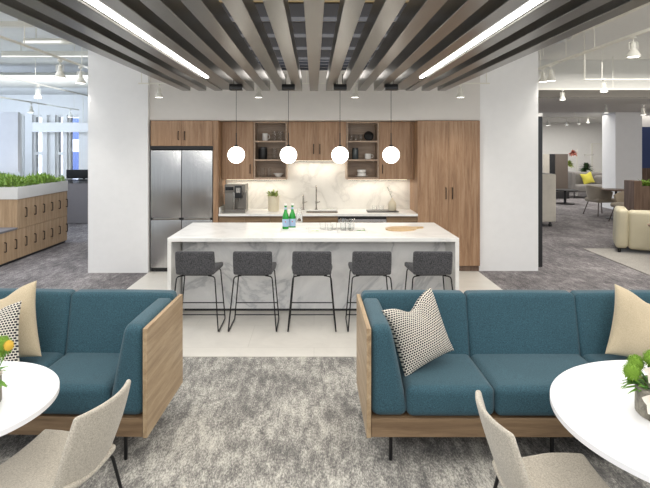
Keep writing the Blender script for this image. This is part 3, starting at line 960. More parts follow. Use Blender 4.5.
bt = make_bottle()
for i, (x, y, lb) in enumerate(((285.6, 229.3, 'green glass water bottle on the island, the one nearer the refrigerator'), (292.4, 228.9, 'green glass water bottle on the island, the one beside the clear carafe'))):
    X, Y = ip(x, y)
    o = bt if i == 0 else dup(bt, (X, Y, IT))
    o.location = (X, Y, IT)
    tag(o, lb, 'bottle', 'green water bottles')
X, Y = ip(299.3, 222.2)
t = tag(MB().lathe([(0, 0), (0.04, 0), (0.042, 0.008), (0.04, 0.09), (0.028, 0.13), (0.026, 0.15), (0.034, 0.185), (0.0325, 0.185), (0.024, 0.15), (0.026, 0.13), (0.038, 0.09), (0.039, 0.01), (0, 0.01)], seg=26).build('carafe', 'glass'), 'clear glass carafe standing just right of the green bottles', 'carafe')
t.location = (X, Y, IT)
# three low glass trays
def tray(w, d):
    b = MB()
    b.box(-w, w, -d, d, 0, 0.006, 0.002, 1)
    b.box(-w, w, -d, -d + 0.006, 0.0062, 0.02).box(-w, w, d - 0.006, d, 0.0062, 0.02).box(-w, -w + 0.006, -d + 0.006, d - 0.006, 0.0062, 0.02).box(w - 0.006, w, -d + 0.006, d - 0.006, 0.0062, 0.02)
    return b.build('serving_tray', 'ceramic')
tr = tray(0.157, 0.13)
for i, (x, lb) in enumerate(((-0.222, 'low white tray on the island in front of the carafe'), (0.098, 'low white tray in the middle of three, holding citrus slices'), (0.418, 'low white tray farthest right, holding glasses and green sprigs'))):
    o = tr if i == 0 else tr.copy()
    if i: COL.objects.link(o)
    o.location = (x, 5.93, IT)
    tag(o, lb, 'tray', 'trays on the island')
k = 0
GN = [(0.1, 6.0), (0.18, 5.94), (0.225, 6.02), (0.325, 5.95), (0.41, 5.93), (0.33, 6.0), (0.428, 6.01), (0.375, 5.87)]
lbs = ['clear tumbler on the middle tray, beside the citrus slices', 'clear tumbler on the middle tray, near its front right', 'clear tumbler on the middle tray, at its back right corner', 'clear tall glass on the right hand tray, at its left edge', 'clear tall glass on the right hand tray, centre front pair', 'clear tall glass on the right hand tray, back left', 'clear tall glass on the right hand tray, back right near green sprigs', 'clear tall glass on the right hand tray, closest to the stools']
for (X, Y), lb in zip(GN, lbs):
    tall = X > 0.3
    gl(X, Y, IT + 0.0065, 0.028, 0.033 if tall else 0.036, 0.125 if tall else 0.075, lb, 'glasses on the island trays')
def citrus(x, y, mat, label, z=0.0065):
    b = MB().lathe([(0, 0), (0.018, 0), (0.02, 0.002), (0.02, 0.006), (0, 0.007)], seg=16)
    o = b.build('citrus_slice', mat)
    o.location = (x, y, IT + z)
    tag(o, label, 'fruit slice', 'citrus slices')
citrus(-0.01, 5.87, 'flower_yellow', 'thin yellow lemon slice lying on the middle tray')
citrus(0.035, 5.88, 'apple', 'thin green lime slice lying on the middle tray')
b = MB()
for i in range(14):
    a = random.uniform(0, 2 * PI)
    b.leaf((random.uniform(-.03, .03), random.uniform(-.02, .02), 0.002), (math.cos(a), math.sin(a), 0.35), 0.045, 0.018, 0.35, 3)
o = b.build('herb_sprig', 'leaf'); o.location = (0.53, 5.9, IT + 0.0065)
tag(o, 'small green herb sprig lying at the right end of the trays', 'herbs')
# paddle board
cxy = ip(404.5, 229.5)
n = 28
pts = []
for i in range(n + 1):
    a = math.radians(22) + i * math.radians(316) / n
    pts.append((0.165 * math.cos(a) * 1.12, 0.115 * math.sin(a)))
pts += [(0.19, -0.028), (0.285, -0.022), (0.30, 0), (0.285, 0.022), (0.19, 0.028)]
b = MB().prism(pts, 'z', 0, 0.018, 0.003, 2)
for v in b.bm.verts: v.co.y *= 1.25
o = b.build('cutting_board', 'board')
o.location = (cxy[0] - 0.04, cxy[1], IT); o.rotation_euler = (0, 0, math.radians(22))
tag(o, 'oval light wood paddle board lying on the right end of island', 'cutting board')

# ============================================================ SOFAS
def make_sofa(loc, rz, m, n, label):
    """origin: outer front corner at floor; m=+1 extends to +X, m=-1 extends to -X"""
    t = thing('sofa', loc, rz, label, 'sofa', 'teal sofas')
    MD, DP, T = 0.74, 0.72, 0.026
    L = n * MD + 0.03
    ZT, Z0 = 0.78, 0.156
    def X(a, b): return (a, b) if m > 0 else (-b, -a)
    def bx(b, x0, x1, *r, **k):
        a, c = X(x0, x1); return b.box(a, c, *r, **k)
    bx(MB(), 0, T, 0, DP, Z0, ZT, bev=0.002, seg=1).build('side_panel', 'oak_y', t)
    bx(MB(), L - T, L, 0, DP, Z0, ZT, bev=0.002, seg=1).build('side_panel', 'oak_y', t)
    bx(MB(), T + .001, L - T - .001, DP - T, DP, Z0, ZT - 0.02, bev=0.002, seg=1).build('back_panel', 'oak_x', t)
    bx(MB(), T + .001, L - T - .001, 0.006, DP - T - .001, Z0 + .002, 0.264, bev=0.002, seg=1).build('base_rail', 'oak_x', t)
    def arm(b, x0):
        def fn(p):
            q = p.copy()
            f = (p.z - 0.29) / 0.48
            inner = (p.x - x0) / 0.2
            w = 0.215 - 0.095 * min(1, max(0, f)) ** 1.0
            # origin side stays on the panel
            q.x = x0 + inner * w
            if m < 0: q.x = -q.x
            return q
        b.soft(x0, x0 + 0.2, 0.010, 0.62, 0.266, 0.790, 0.05, 0.006, 8, fn)
        return b
    arm(MB(), T + .001).build('arm_cushion', 'teal', t)
    b = MB()
    def fn2(p):
        f = (p.z - 0.29) / 0.48
        inner = (L - T - .001 - p.x) / 0.2
        w = 0.215 - 0.095 * min(1, max(0, f))
        x = L - T - .001 - inner * w
        return (x * m, p.y, p.z)
    b.soft(L - T - .001 - 0.2, L - T - .001, 0.010, 0.62, 0.266, 0.790, 0.05, 0.006, 8, fn2)
    b.build('arm_cushion', 'teal', t)
    for i in range(n):
        a = i * MD if i else T + 0.205
        e = (i + 1) * MD if i < n - 1 else L - T - 0.205
        b = MB()
        b.soft(a + 0.0015, e - 0.0015, 0.008, 0.56, 0.266, 0.441, 0.040, 0.008, 10, lambda p: (p.x * m, p.y, p.z))
        b.build('seat_cushion', 'teal', t)
        a = i * MD if i else T + 0.001
        e = (i + 1) * MD if i < n - 1 else L - T - 0.001
        def fb(p):
            f = (p.z - 0.30) / 0.48
            back = 0.692
            u = (back - p.y) / 0.2
            w = 0.225 - 0.115 * f
            return (p.x * m, back - u * w, p.z)
        MB().soft(a + 0.0015, e - 0.0015, 0.492, 0.692, 0.30, 0.818, 0.032, 0.006, 10, fb).build('back_cushion', 'teal', t)
    for x in (0.145, L - 0.145):
        for y in (0.055, DP - 0.06):
            MB().lathe([(0, 0), (0.008, 0), (0.011, 0.005), (0.011, 0.156), (0, 0.156)], (x * m, y, 0), 14).build('leg', 'black', t)
    xm = 1.08
    for y in (0.055, DP - 0.06):
        MB().lathe([(0, 0), (0.008, 0), (0.011, 0.005), (0.011, 0.156), (0, 0.156)], (xm * m, y, 0), 14).build('leg', 'black', t)
    return t
make_sofa((0.300, 3.02, 0), math.radians(0), 1, 3, 'teal sofa in oak shell at right, standing behind the table with white orchids')
make_sofa((-0.951, 3.02, 0), math.radians(-2), -1, 3, 'teal sofa in oak shell at left, behind the smaller-looking left round table')

def pillow(name, mat, size, thick, dent, matrix, label, group=None, pull=0.10):
    b = MB()
    n = 26
    def P(i, j, sgn):
        u = -1 + 2 * i / n; v = -1 + 2 * j / n
        # concentrate samples on the rim
        u = math.sin(u * PI / 2); v = math.sin(v * PI / 2)
        x = size / 2 * u * (1 - pull * (1 - v * v) * abs(u) ** 2)
        z = size / 2 * v * (1 - pull * (1 - u * u) * abs(v) ** 2)
        th = thick / 2 * ((1 - u ** 2) * (1 - v ** 2)) ** 0.42
        k = math.exp(-(u / 0.42) ** 2) * max(0, (v + 0.35) / 1.35) ** 2
        z -= dent * k
        th *= 1 - 0.35 * k * (dent > 0)
        y = sgn * th + 0.010 * math.sin(3.1 * u + 1.2) * math.sin(2.3 * v)
        return Vector((x, y, z)), (u_of(i), u_of(j))
    def u_of(i): return i / n
    for sgn in (-1, 1):
        if sgn == -1:
            G = [[None] * (n + 1) for _ in range(n + 1)]
            for i in range(n + 1):
                for j in range(n + 1):
                    G[i][j] = b.bm.verts.new(P(i, j, -1)[0])
            A = G
        else:
            A = [[None] * (n + 1) for _ in range(n + 1)]
            for i in range(n + 1):
                for j in range(n + 1):
                    A[i][j] = G[i][j] if i in (0, n) or j in (0, n) else b.bm.verts.new(P(i, j, 1)[0])
        for i in range(n):
            for j in range(n):
                q = [(i, j), (i + 1, j), (i + 1, j + 1), (i, j + 1)]
                f = b.bm.faces.new([A[a][c] for a, c in q])
                for lp, (a, c) in zip(f.loops, q):
                    lp[b.uv].uv = ((math.sin((-1 + 2 * a / n) * PI / 2) + 1) / 2, (math.sin((-1 + 2 * c / n) * PI / 2) + 1) / 2)
    o = b.build(name, mat, None, True, 180)
    o.matrix_world = matrix
    return tag(o, label, 'pillow', group)
def frame(center, right, up):
    r = Vector(right).normalized(); u = Vector(up); u = (u - r * u.dot(r)).normalized()
    f = u.cross(r)          # +Y local = away from viewer
    m = Matrix((r, f, u)).transposed().to_4x4()
    m.translation = Vector(center)
    return m
# checked pillow on the right sofa: corners from the photograph placed on the sofa seat
pillow('throw_pillow', 'check', 0.42, 0.15, 0.065, frame((0.658, 3.33, 0.662), (0.80, 0.50, 0.20), (-0.24, 0.26, 1)), 'black and cream checked pillow in the left corner of the right sofa', 'checked pillows')
pillow('throw_pillow', 'beige', 0.45, 0.17, 0.05, frame((2.14, 3.40, 0.655), (0.93, -0.22, -0.20), (0.20, 0.26, 1)), 'plain beige pillow on the right sofa, behind the flower table', 'beige pillows')
pillow('throw_pillow', 'beige', 0.48, 0.15, 0.06, frame((-2.02, 3.42, 0.672), (0.95, 0.08, 0.14), (-0.10, 0.22, 1)), 'plain beige pillow on the left sofa, behind the checked one', 'beige pillows')
pillow('throw_pillow', 'check', 0.46, 0.14, 0.05, frame((-2.00, 3.19, 0.62), (0.95, 0.1, 0.12), (-0.05, 0.34, 1)), 'black and cream checked pillow on the left sofa, in front of a beige pillow', 'checked pillows')

# ============================================================ ROUND TABLES
def table(loc, r, label):
    t = thing('round_table', loc, 0, label, 'table', 'round white tables')
    MB().lathe([(0, 0.712), (r - 0.01, 0.712), (r, 0.716), (r, 0.7375), (r - 0.0025, 0.74), (0, 0.74)], seg=96).build('tabletop', 'tabletop', t)
    MB().lathe([(0, 0), (0.26, 0), (0.27, 0.006), (0.25, 0.012), (0.05, 0.02), (0, 0.02)], seg=48).build('base', 'black', t)
    MB().lathe([(0, 0.02), (0.03, 0.02), (0.03, 0.70), (0.09, 0.711), (0, 0.7115)], seg=24).build('pedestal', 'black', t)
table((1.578, 2.081, 0), 0.596, 'round white table at right, holding the vase of green pompoms and orchids')
table((-1.543, 2.238, 0), 0.423, 'round white table at left, holding the vase with yellow bloom')

# ============================================================ CHAIRS
def make_chair():
    t = thing('side_chair')
    # faces +Y; origin on floor under the seat centre
    def back(p):
        f = (p.z - 0.44) / 0.36
        w = 0.93 + 0.13 * math.sin(min(1, max(0, 0.08 + f * 0.72)) * PI) - 0.04 * max(0, f - 0.5)
        return (p.x * w, p.y - 0.10 * f + 0.14 * (1 - f) ** 2 * 0.15 + 0.05 * (p.x / 0.2) ** 2, p.z)
    MB().soft(-0.178, 0.178, -0.205, -0.180, 0.452, 0.785, 0.0115, 0.003, 12, back).build('backrest', 'chair_fab', t)
    def seat(p):
        f = (p.y + 0.2) / 0.43
        return (p.x * (0.70 + 0.30 * min(1, max(0, f) * 1.6) - 0.05 * max(0, f - 0.8) * 5), p.y, p.z + 0.022 * (p.x / 0.22) ** 2 + 0.015 * max(0, 1 - f * 5))
    MB().soft(-0.22, 0.22, -0.20, 0.225, 0.437, 0.468, 0.0145, 0.004, 12, seat).build('seat', 'chair_fab', t)
    for sx in (-1, 1):
        MB().tube(fillet([(sx * 0.1, -0.12, 0.43), (sx * 0.19, -0.15, 0.43), (sx * 0.25, -0.23, 0.006)], 0.03), 0.008, 8).build('leg', 'black', t)
        MB().tube(fillet([(sx * 0.1, 0.12, 0.43), (sx * 0.185, 0.15, 0.43), (sx * 0.235, 0.22, 0.006)], 0.03), 0.008, 8).build('leg', 'black', t)
    MB().box(-0.12, 0.12, -0.15, 0.15, 0.424, 0.435, 0.003, 1).build('seat_plate', 'black', t)
    return t
ch = make_chair()
ch.location = (-1.105, 2.245, 0)
ch.rotation_euler = (0, 0, math.radians(76))
tag(ch, 'oatmeal upholstered side chair tucked at the left round table', 'chair', 'oatmeal side chairs')
dup(ch, (0.952, 2.085, 0), math.radians(-88), 'oatmeal upholstered side chair tucked at the right round table')

# ============================================================ FLOWER ARRANGEMENTS
def pompom(c, r, parent, mat='apple'):
    b = MB()
    b.ball(c, r * 0.86, seg=18)
    for i in range(260):
        z = 1 - 2 * (i + 0.5) / 260; a = i * 2.399963
        d = Vector((math.sqrt(1 - z * z) * math.cos(a), math.sqrt(1 - z * z) * math.sin(a), z))
        b.leaf(Vector(c) + d * r * 0.8, d + Vector((random.uniform(-.4, .4), random.uniform(-.4, .4), random.uniform(-.4, .4))), r * 0.34, r * 0.13, 0.0, 2)
    return b.build('pompom', mat, parent, True, 180)
def orchid(c, face, r, parent):
    f = Vector(face).normalized()
    s = f.cross(Vector((0, 0, 1))).normalized(); u = s.cross(f)
    b = MB()
    for k in range(5):
        a = PI / 2 + k * 2 * PI / 5
        d = s * math.cos(a) + u * math.sin(a) + f * 0.25
        b.leaf(Vector(c), d, r, r * 0.85, 0.05, 5, f)
    o = b.build('orchid_bloom', 'petal', parent, True, 180)
    MB().ball(Vector(c) + f * 0.008, r * 0.2, seg=10).leaf(Vector(c) + f * 0.008, f - u * 0.6, r * 0.45, r * 0.3, 0.2, 3, s).build('throat', 'petal_red', o, True, 180)
def foliage(parent, specs, mat='leaf', name='leaves'):
    b = MB()
    for p, d, L, w, dr in specs: b.leaf(p, d, L, w, dr, 6)
    return b.build(name, mat, parent, True, 180)
def stems(parent, tops):
    b = MB()
    for p in tops: b.tube([(p[0] * 0.4, p[1] * 0.4, 0.03), (p[0] * 0.8, p[1] * 0.8, p[2] * 0.7), tuple(p)], 0.0028, 6)
    return b.build('stems', 'leaf', parent)
TZ = 0.74
t = thing('flower_arrangement', (1.42, 2.12, TZ), 0, 'stone look vase of green pompoms and white orchids on the right table', 'flowers')
R_ = 0.118
MB().lathe([(0, 0), (R_ - .004, 0), (R_, 0.004), (R_, 0.112), (R_ - 0.006, 0.114), (R_ - 0.01, 0.11), (R_ - 0.01, 0.09), (0, 0.09)], seg=48).build('vase', 'concrete', t)
P4 = [(-0.150, 0.03, 0.163), (-0.105, 0.075, 0.178), (-0.055, 0.05, 0.207), (0.04, 0.02, 0.19)]
P4 = [(a_ + 0.018, b_, c_) for a_, b_, c_ in P4]
for q in P4: pompom(q, 0.034, t)
stems(t, P4 + [(-0.10, -0.07, 0.10), (0.03, -0.09, 0.13)])
orchid((-0.118, -0.10, 0.098), (-0.4, -1, 0.35), 0.05, t)
orchid((-0.055, -0.115, 0.118), (-0.1, -1, 0.3), 0.048, t)
orchid((-0.055, 0.0, 0.165), (-0.4, -1, 0.5), 0.045, t)
sp = []
for i in range(70):
    a = random.uniform(0, 2 * PI); e = random.uniform(0.05, 1.0)
    d = Vector((math.cos(a) * math.cos(e), math.sin(a) * math.cos(e), math.sin(e)))
    sp.append(((0.07 * math.cos(a), 0.07 * math.sin(a), 0.10), d, random.uniform(0.06, 0.12), random.uniform(0.012, 0.026), random.uniform(0.1, 0.6)))
for i in range(9):
    p = Vector((-0.10, -0.0 + i * 0.006, 0.12)); sp.append((p, (-1, -0.1 * (i - 4), 0.45 - 0.2 * (i % 3)), 0.085, 0.010, 0.3))
foliage(t, sp)
sp = [((random.uniform(-.08, .08), random.uniform(-.06, .08), 0.13), (random.uniform(-.6, .6), random.uniform(-.6, .6), 1), 0.07, 0.018, 0.1) for i in range(30)]
foliage(t, sp, 'dark_leaf', 'dark_leaves')

t = thing('flower_arrangement', (-1.432, 2.20, TZ), 0, 'stone look vase with white lily, green pompom and yellow bloom on the left table', 'flowers')
MB().lathe([(0, 0), (R_ - .004, 0), (R_, 0.004), (R_, 0.112), (R_ - 0.006, 0.114), (R_ - 0.01, 0.11), (R_ - 0.01, 0.09), (0, 0.09)], seg=48).build('vase', 'concrete', t)
P4 = [(0.118, 0.03, 0.235), (0.07, -0.02, 0.255), (-0.04, 0.03, 0.22), (0.105, -0.03, 0.19)]
for q in P4[:3]: pompom(q, 0.042, t)
pompom(P4[3], 0.03, t)
pompom((0.165, 0.0, 0.25), 0.02, t, 'flower_yellow').name = 'yellow_bloom'
stems(t, P4 + [(0.165, 0.0, 0.25)])
b = MB()
for k in range(6):
    a = k * PI / 3
    b.leaf((0.125, -0.04, 0.11), (0.25 + 0.4 * math.cos(a), 0.4 * math.sin(a), 0.9), 0.085, 0.035, 0.25, 6)
b.build('lily_bloom', 'petal', t, True, 180)
orchid((0.09, -0.10, 0.14), (0.3, -1, 0.3), 0.05, t)
sp = []
for i in range(46):
    a = random.uniform(0, 2 * PI); e = random.uniform(0.0, 0.9)
    d = Vector((math.cos(a) * math.cos(e), math.sin(a) * math.cos(e), math.sin(e)))
    sp.append(((0.07 * math.cos(a), 0.07 * math.sin(a), 0.105), d, random.uniform(0.06, 0.11), random.uniform(0.018, 0.034), random.uniform(0.1, 0.5)))
for dy, e in ((-0.05, 0.25), (-0.02, 0.1), (-0.08, 0.0)):
    sp.append(((0.08, dy, 0.115), (1, -0.25 + dy, e), 0.11, 0.036, 0.25))
foliage(t, sp)

# ============================================================ LOCKERS WITH PLANTER
LX = -4.75
def locker(name, y0, y1, z0, z1, x0, label, group):
    t = thing(name, (LX, (y0 + y1) / 2, z0), 0, label, 'locker', group)
    w = (y1 - y0) / 2
    MB().box(x0 - LX, -0.0205, -w + .0005, w - .0005, 0, z1 - z0).build('body', 'locker', t)
    d = MB().box(-0.02, 0, -w + 0.002, w - 0.002, 0.002, z1 - z0 - 0.002, 0.001, 1).build('door', 'locker', t)
    hz = (z1 - z0) * 0.52
    MB().tube(fillet([(0, w - 0.05, hz - 0.07), (0.03, w - 0.05, hz - 0.07), (0.03, w - 0.05, hz + 0.07), (0, w - 0.05, hz + 0.07)], 0.006, 2), 0.009, 6).build('handle', 'handle', d)
NM = ['nearest the camera', 'second from the near end', 'third from the near end', 'third from the far end', 'second from the far end', 'farthest from the camera']
for k in range(6):
    y0 = 8.48 + k * 0.287
    locker('locker', y0, y0 + 0.285, 0.51, 0.985, LX - 1.6, 'upper oak locker under the planter, %s' % NM[k], 'upper lockers')
    locker('locker', y0, y0 + 0.285, 0.04, 0.508, LX - 1.6, 'lower oak locker under the planter, %s' % NM[k], 'lower lockers')
for k in range(3):
    y0 = 8.47 - (k + 1) * 0.287
    locker('locker', y0, y0 + 0.285, 0.04, 0.508, LX - 1.6, 'low oak locker under the grey bench top, %s' % ('beside the tall lockers', 'next towards the camera', 'closest to the camera')[k], 'bench lockers')
tag(MB().box(LX - 1.6, LX - 0.03, 7.62, 10.19, 0.0, 0.039).build('plinth', 'blackp'), 'dark recessed plinth under the oak lockers', 'plinth')
tag(MB().box(LX - 1.6, LX + 0.01, 7.60, 8.475, 0.509, 0.54, 0.004).build('bench_top', 'partition'), 'grey bench top over the low lockers at far left', 'bench')
t = thing('planter', (LX - 0.8, 9.34, 0.987), 0, 'white trough planter full of bright green fern on top of the lockers', 'planter')
MB().box(-0.8, 0.81, -0.87, 0.87, 0.0, 0.195, 0.004).build('trough', 'ceramic', t)
b = MB()
for i in range(3600):
    p = Vector((random.uniform(-0.78, 0.79), random.uniform(-0.84, 0.84), 0.18))
    if p.x < 0.35 and random.random() < 0.35 and p.y > -0.6: continue
    a = random.uniform(0, 2 * PI); e = random.uniform(0.5, 1.5)
    d = Vector((math.cos(a) * math.cos(e), math.sin(a) * math.cos(e), math.sin(e)))
    hh = 0.17 + 0.06 * math.sin(p.x * 9 + p.y * 7) + random.uniform(-0.02, 0.06)
    b.leaf(p, d, hh, 0.024, 0.25, 3)
tag(b.build('fern_foliage', 'fern', t, True, 180), None, None, kind='stuff')
# grey partition and desk things at the far left
def at(x0, x1, y0, y1, D):   # x range, top and bottom rows -> X0, X1, Z0, Z1
    return ((x0 - CX) * D / F, (x1 - CX) * D / F, H + (HY - y1) * D / F, H + (HY - y0) * D / F)
a = at(58, 95, 183, 224, 12.6)
t = thing('desk_partition', ((a[0] + a[1]) / 2, 12.6, 0), 0, 'grey fabric desk partition standing behind the lockers near the column', 'partition')
MB().box(-0.5 * (a[1] - a[0]), 0.5 * (a[1] - a[0]), 0, 0.05, 0.02, a[3], 0.006).build('panel', 'partition', t)
MB().box(-0.5 * (a[1] - a[0]), 0.5 * (a[1] - a[0]), -0.01, 0.06, a[3], a[3] + 0.02).build('top_rail', 'steel_dark', t)
t = thing('desk_partition', (-8.0, 12.0, 0), 0, 'long grey desk partition at far left behind the planter', 'partition')
MB().box(-2.5, 1.0, 0, 0.05, 0.02, 1.22, 0.006).build('panel', 'partition', t)
MB().box(-2.5, 1.0, -0.01, 0.06, 1.22, 1.24).build('top_rail', 'steel_dark', t)
t = thing('desk', (-5.7, 13.0, 0), 0, 'dark desk behind the grey partition near the column', 'desk')
MB().box(-0.7, 0.7, 0.0, 0.6, 0.98, 1.02).build('desktop', 'steel_dark', t)
for sx in (-.65, .65): MB().box(sx - 0.03, sx + 0.03, 0.05, 0.55, 0, 0.978).build('leg', 'steel_dark', t)
t = thing('monitor', (-5.75, 13.15, 1.021), 0, 'black computer monitor on the desk beside the column', 'monitor')
MB().box(-0.42, 0.30, 0.05, 0.09, 0.03, 0.25, 0.006).build('screen', 'blackp', t)
MB().box(-0.1, 0.1, 0.0, 0.14, 0, 0.01).box(-0.02, 0.02, 0.091, 0.11, 0.01, 0.15).build('stand', 'blackp', t)
# white panel wall at far left
a = at(-60, 18, 112, 172, 12.2)
struct(MB().box(-14, a[1], 12.2, 12.3, 1.25, a[3]).build('wall_panel_left', 'panel_grey'))

# ============================================================ RIGHT LOUNGE
# light rug
def fp(x, y): 
    Y = F * H / (y - HY); return ((x - CX) * Y / F, Y)
p0, p1 = fp(583, 249), fp(650, 276)
dx, dy = (p1[0] - p0[0]), (p1[1] - p0[1])
ln = math.hypot(dx, dy); ux_, uy_ = dx / ln, dy / ln
b = MB()
q = [p0, (p0[0] + ux_ * 4.5, p0[1] + uy_ * 4.5), (p0[0] + ux_ * 4.5 - uy_ * 3.2 * 1.0, p0[1] + uy_ * 4.5 + ux_ * 3.2), (p0[0] - uy_ * 3.2, p0[1] + ux_ * 3.2)]
b.prism(q, 'z', 0.001, 0.012)
tag(b.build('area_rug', 'rug'), 'light woven area rug under the cream lounge chair', 'rug')
# cream lounge chair
x0, y0 = fp(616, 253)
t = thing('lounge_chair', ((615.5 - CX) * y0 / F, y0, 0.012), math.radians(-27), 'cream leather lounge armchair standing on the light rug', 'armchair')
def rollf(p):
    return (p.x - 0.03 * math.sin((p.z) * 4), p.y, p.z - 0.10 * max(0, (p.x) / 0.3) * 0)
MB().soft(0, 0.2, 0.0, 0.85, 0.06, 0.74, 0.07, 0.01, 8, lambda p: (p.x + 0.03 * (p.z - 0.4), p.y, p.z - 0.03 * (p.y - 0.4))).build('armrest', 'cream_leather', t)
MB().soft(0.90, 1.12, 0.0, 0.85, 0.06, 0.72, 0.07, 0.01, 8).build('armrest', 'cream_leather', t)
MB().soft(0.19, 0.93, 0.02, 0.24, 0.06, 0.725, 0.06, 0.008, 8, lambda p: (p.x, p.y - 0.03 * (p.z - 0.3), p.z)).build('backrest', 'cream_leather', t)
MB().soft(0.2, 0.92, 0.18, 0.88, 0.10, 0.44, 0.06, 0.02, 8).build('seat_cushion', 'cream_leather', t)
for (x, y) in ((0.06, 0.06), (1.05, 0.06), (0.06, 0.78), (1.05, 0.78)):
    MB().lathe([(0, 0), (0.025, 0), (0.03, 0.06), (0, 0.062)], (x, y, 0), 12).build('foot', 'black', t)
# side table top over the arm
X_, Y_, = (646 - CX) * 6.1 / F, 6.1
t = thing('side_table', (5.66, 8.42, 0.0125), 0, 'small dark brown side table in front of the cream lounge chair', 'table')
MB().lathe([(0, 0.0), (0.16, 0.0), (0.16, 0.012), (0.015, 0.02), (0.015, 0.53), (0.30, 0.54), (0.31, 0.56), (0, 0.562)], seg=36).build('pedestal_and_top', 'walnut', t)
# tub chairs and small table
def tub(loc, rz, label):
    t = thing('tub_chair', loc, rz, label, 'chair', 'taupe tub chairs')
    b = MB()
    n = 18
    prev = None
    for i in range(n + 1):
        a = math.radians(200) + math.radians(-220 + 0) * i / n + math.radians(0)
        a = math.radians(-20) + math.radians(220) * i / n
        hgt = 0.64 + 0.16 * math.sin(PI * i / n) ** 1.0
        ring = []
        for (rr, z) in ((0.25, 0.40), (0.30, 0.40), (0.36, hgt), (0.335, hgt + 0.015), (0.31, hgt)):
            ring.append(b.bm.verts.new((rr * math.cos(a), rr * math.sin(a), z)))
        if prev:
            for k in range(5):
                b.bm.faces.new((prev[k], prev[(k + 1) % 5], ring[(k + 1) % 5], ring[k]))
        else: b.bm.faces.new(ring)
        prev = ring
    b.bm.faces.new(prev[::-1])
    b.build('shell', 'tub_fab', t)
    MB().soft(-0.28, 0.28, -0.28, 0.27, 0.36, 0.47, 0.05, 0.01, 6).build('seat', 'tub_fab', t)
    for sx in (-1, 1):
        for sy in (-1, 1):
            MB().tube([(sx * 0.2, sy * 0.2, 0.37), (sx * 0.29, sy * 0.29, 0.0)], 0.012, 6).build('leg', 'handle', t)
x, y = fp(596, 213)
tub(((600 - CX) * 14.3 / F, 14.3, 0), math.radians(100), 'taupe tub chair left of the small meeting table by the far column')
x, y = fp(620, 216)
tub(((628 - CX) * 12.85 / F, 12.85, 0), math.radians(-80), 'taupe tub chair between the small meeting table and the walnut planter box')
t = thing('meeting_table', ((616 - CX) * 13.6 / F, 13.6, 0), 0, 'small round wood topped meeting table between the taupe tub chairs', 'table')
MB().lathe([(0, 0.72), (0.32, 0.72), (0.33, 0.75), (0, 0.752)], seg=40).build('tabletop', 'walnut', t)
MB().lathe([(0, 0), (0.25, 0), (0.25, 0.015), (0.03, 0.025), (0.03, 0.719), (0, 0.7195)], seg=24).build('pedestal', 'black', t)
# walnut planter box
a = at(634, 647, 181, 212, 11.8)
t = thing('planter_box', (a[0], 11.8, 0), math.radians(0), 'tall walnut planter box with bright green plants at its right side', 'planter')
MB().box(0, 0.18, 0, 0.38, 0.0, a[3], 0.004).box(0.182, 1.6, 0.05, 0.37, 0.0, a[3] - 0.12, 0.004).build('box', 'walnut', t)
b = MB()
for i in range(420):
    p = Vector((random.uniform(0.32, 1.5), random.uniform(0.1, 0.33), a[3] - 0.13))
    an = random.uniform(0, 2 * PI); e = random.uniform(0.5, 1.5)
    b.leaf(p, (math.cos(an) * math.cos(e), math.sin(an) * math.cos(e), math.sin(e)), random.uniform(0.14, 0.3), 0.05, 0.4, 3)
tag(b.build('foliage', 'fern', t, True, 180), None, None, kind='stuff')
# high-back pod
X0_, X1_, Z0_, Z1_ = at(543, 556.5, 174, 223, 12.2)
t = thing('privacy_lounge', (X0_, 12.2, 0), 0, 'pale felt high back lounge pod on casters right behind the white column', 'lounge')
MB().soft(-0.9, X1_ - X0_, 0, 0.09, 0.1, Z1_, 0.04, 0.0, 6).build('side_shell', 'pod_fab', t)
MB().soft(X1_ - X0_ - 0.09, X1_ - X0_, 0.085, 0.8, 0.1, Z1_, 0.04, 0.0, 6).build('back_shell', 'pod_fab', t)
MB().soft(-0.85, X1_ - X0_ - 0.1, 0.1, 0.8, 0.12, 0.45, 0.04, 0.01, 6).build('seat', 'grey_fab', t)
for x in (-0.8, X1_ - X0_ - 0.12):
    for y_ in (0.06, 0.7):
        MB().lathe([(0, 0), (0.03, 0.0), (0.045, 0.03), (0.03, 0.06), (0.02, 0.11), (0, 0.11)], (x, y_, 0), 12).build('caster', 'black', t)
# media screen
a = at(543.5, 568, 154, 190, 19)
t = thing('media_wall', ((a[0] + a[1]) / 2, 19, 0), 0, 'freestanding brown grey media screen in the far lounge with dark side panel', 'screen')
w = (a[1] - a[0]) / 2
MB().box(-w + 0.42, w, 0, 0.08, 0.25, a[3], 0.008).build('screen', 'screen', t)
MB().box(-w + 0.22, -w + 0.415, 0, 0.08, 0.25, a[3], 0.004).build('dark_panel', 'darkglass', t)
MB().box(-w, -w + 0.215, 0, 0.08, 0.25, a[3], 0.004).build('pale_panel', 'pod_fab', t)
MB().box(-w, w, -0.1, 0.2, 0, 0.248, 0.004).build('base', 'steel_dark', t)
t = thing('low_table', ((565 - CX) * 17.2 / F, 17.2, 0), 0, 'low dark table standing before the far media screen', 'table')
MB().lathe([(0, 0), (0.3, 0), (0.3, 0.02), (0.04, 0.04), (0.04, 0.42), (0.4, 0.43), (0.4, 0.46), (0, 0.462)], seg=30).build('top_and_pedestal', 'black', t)
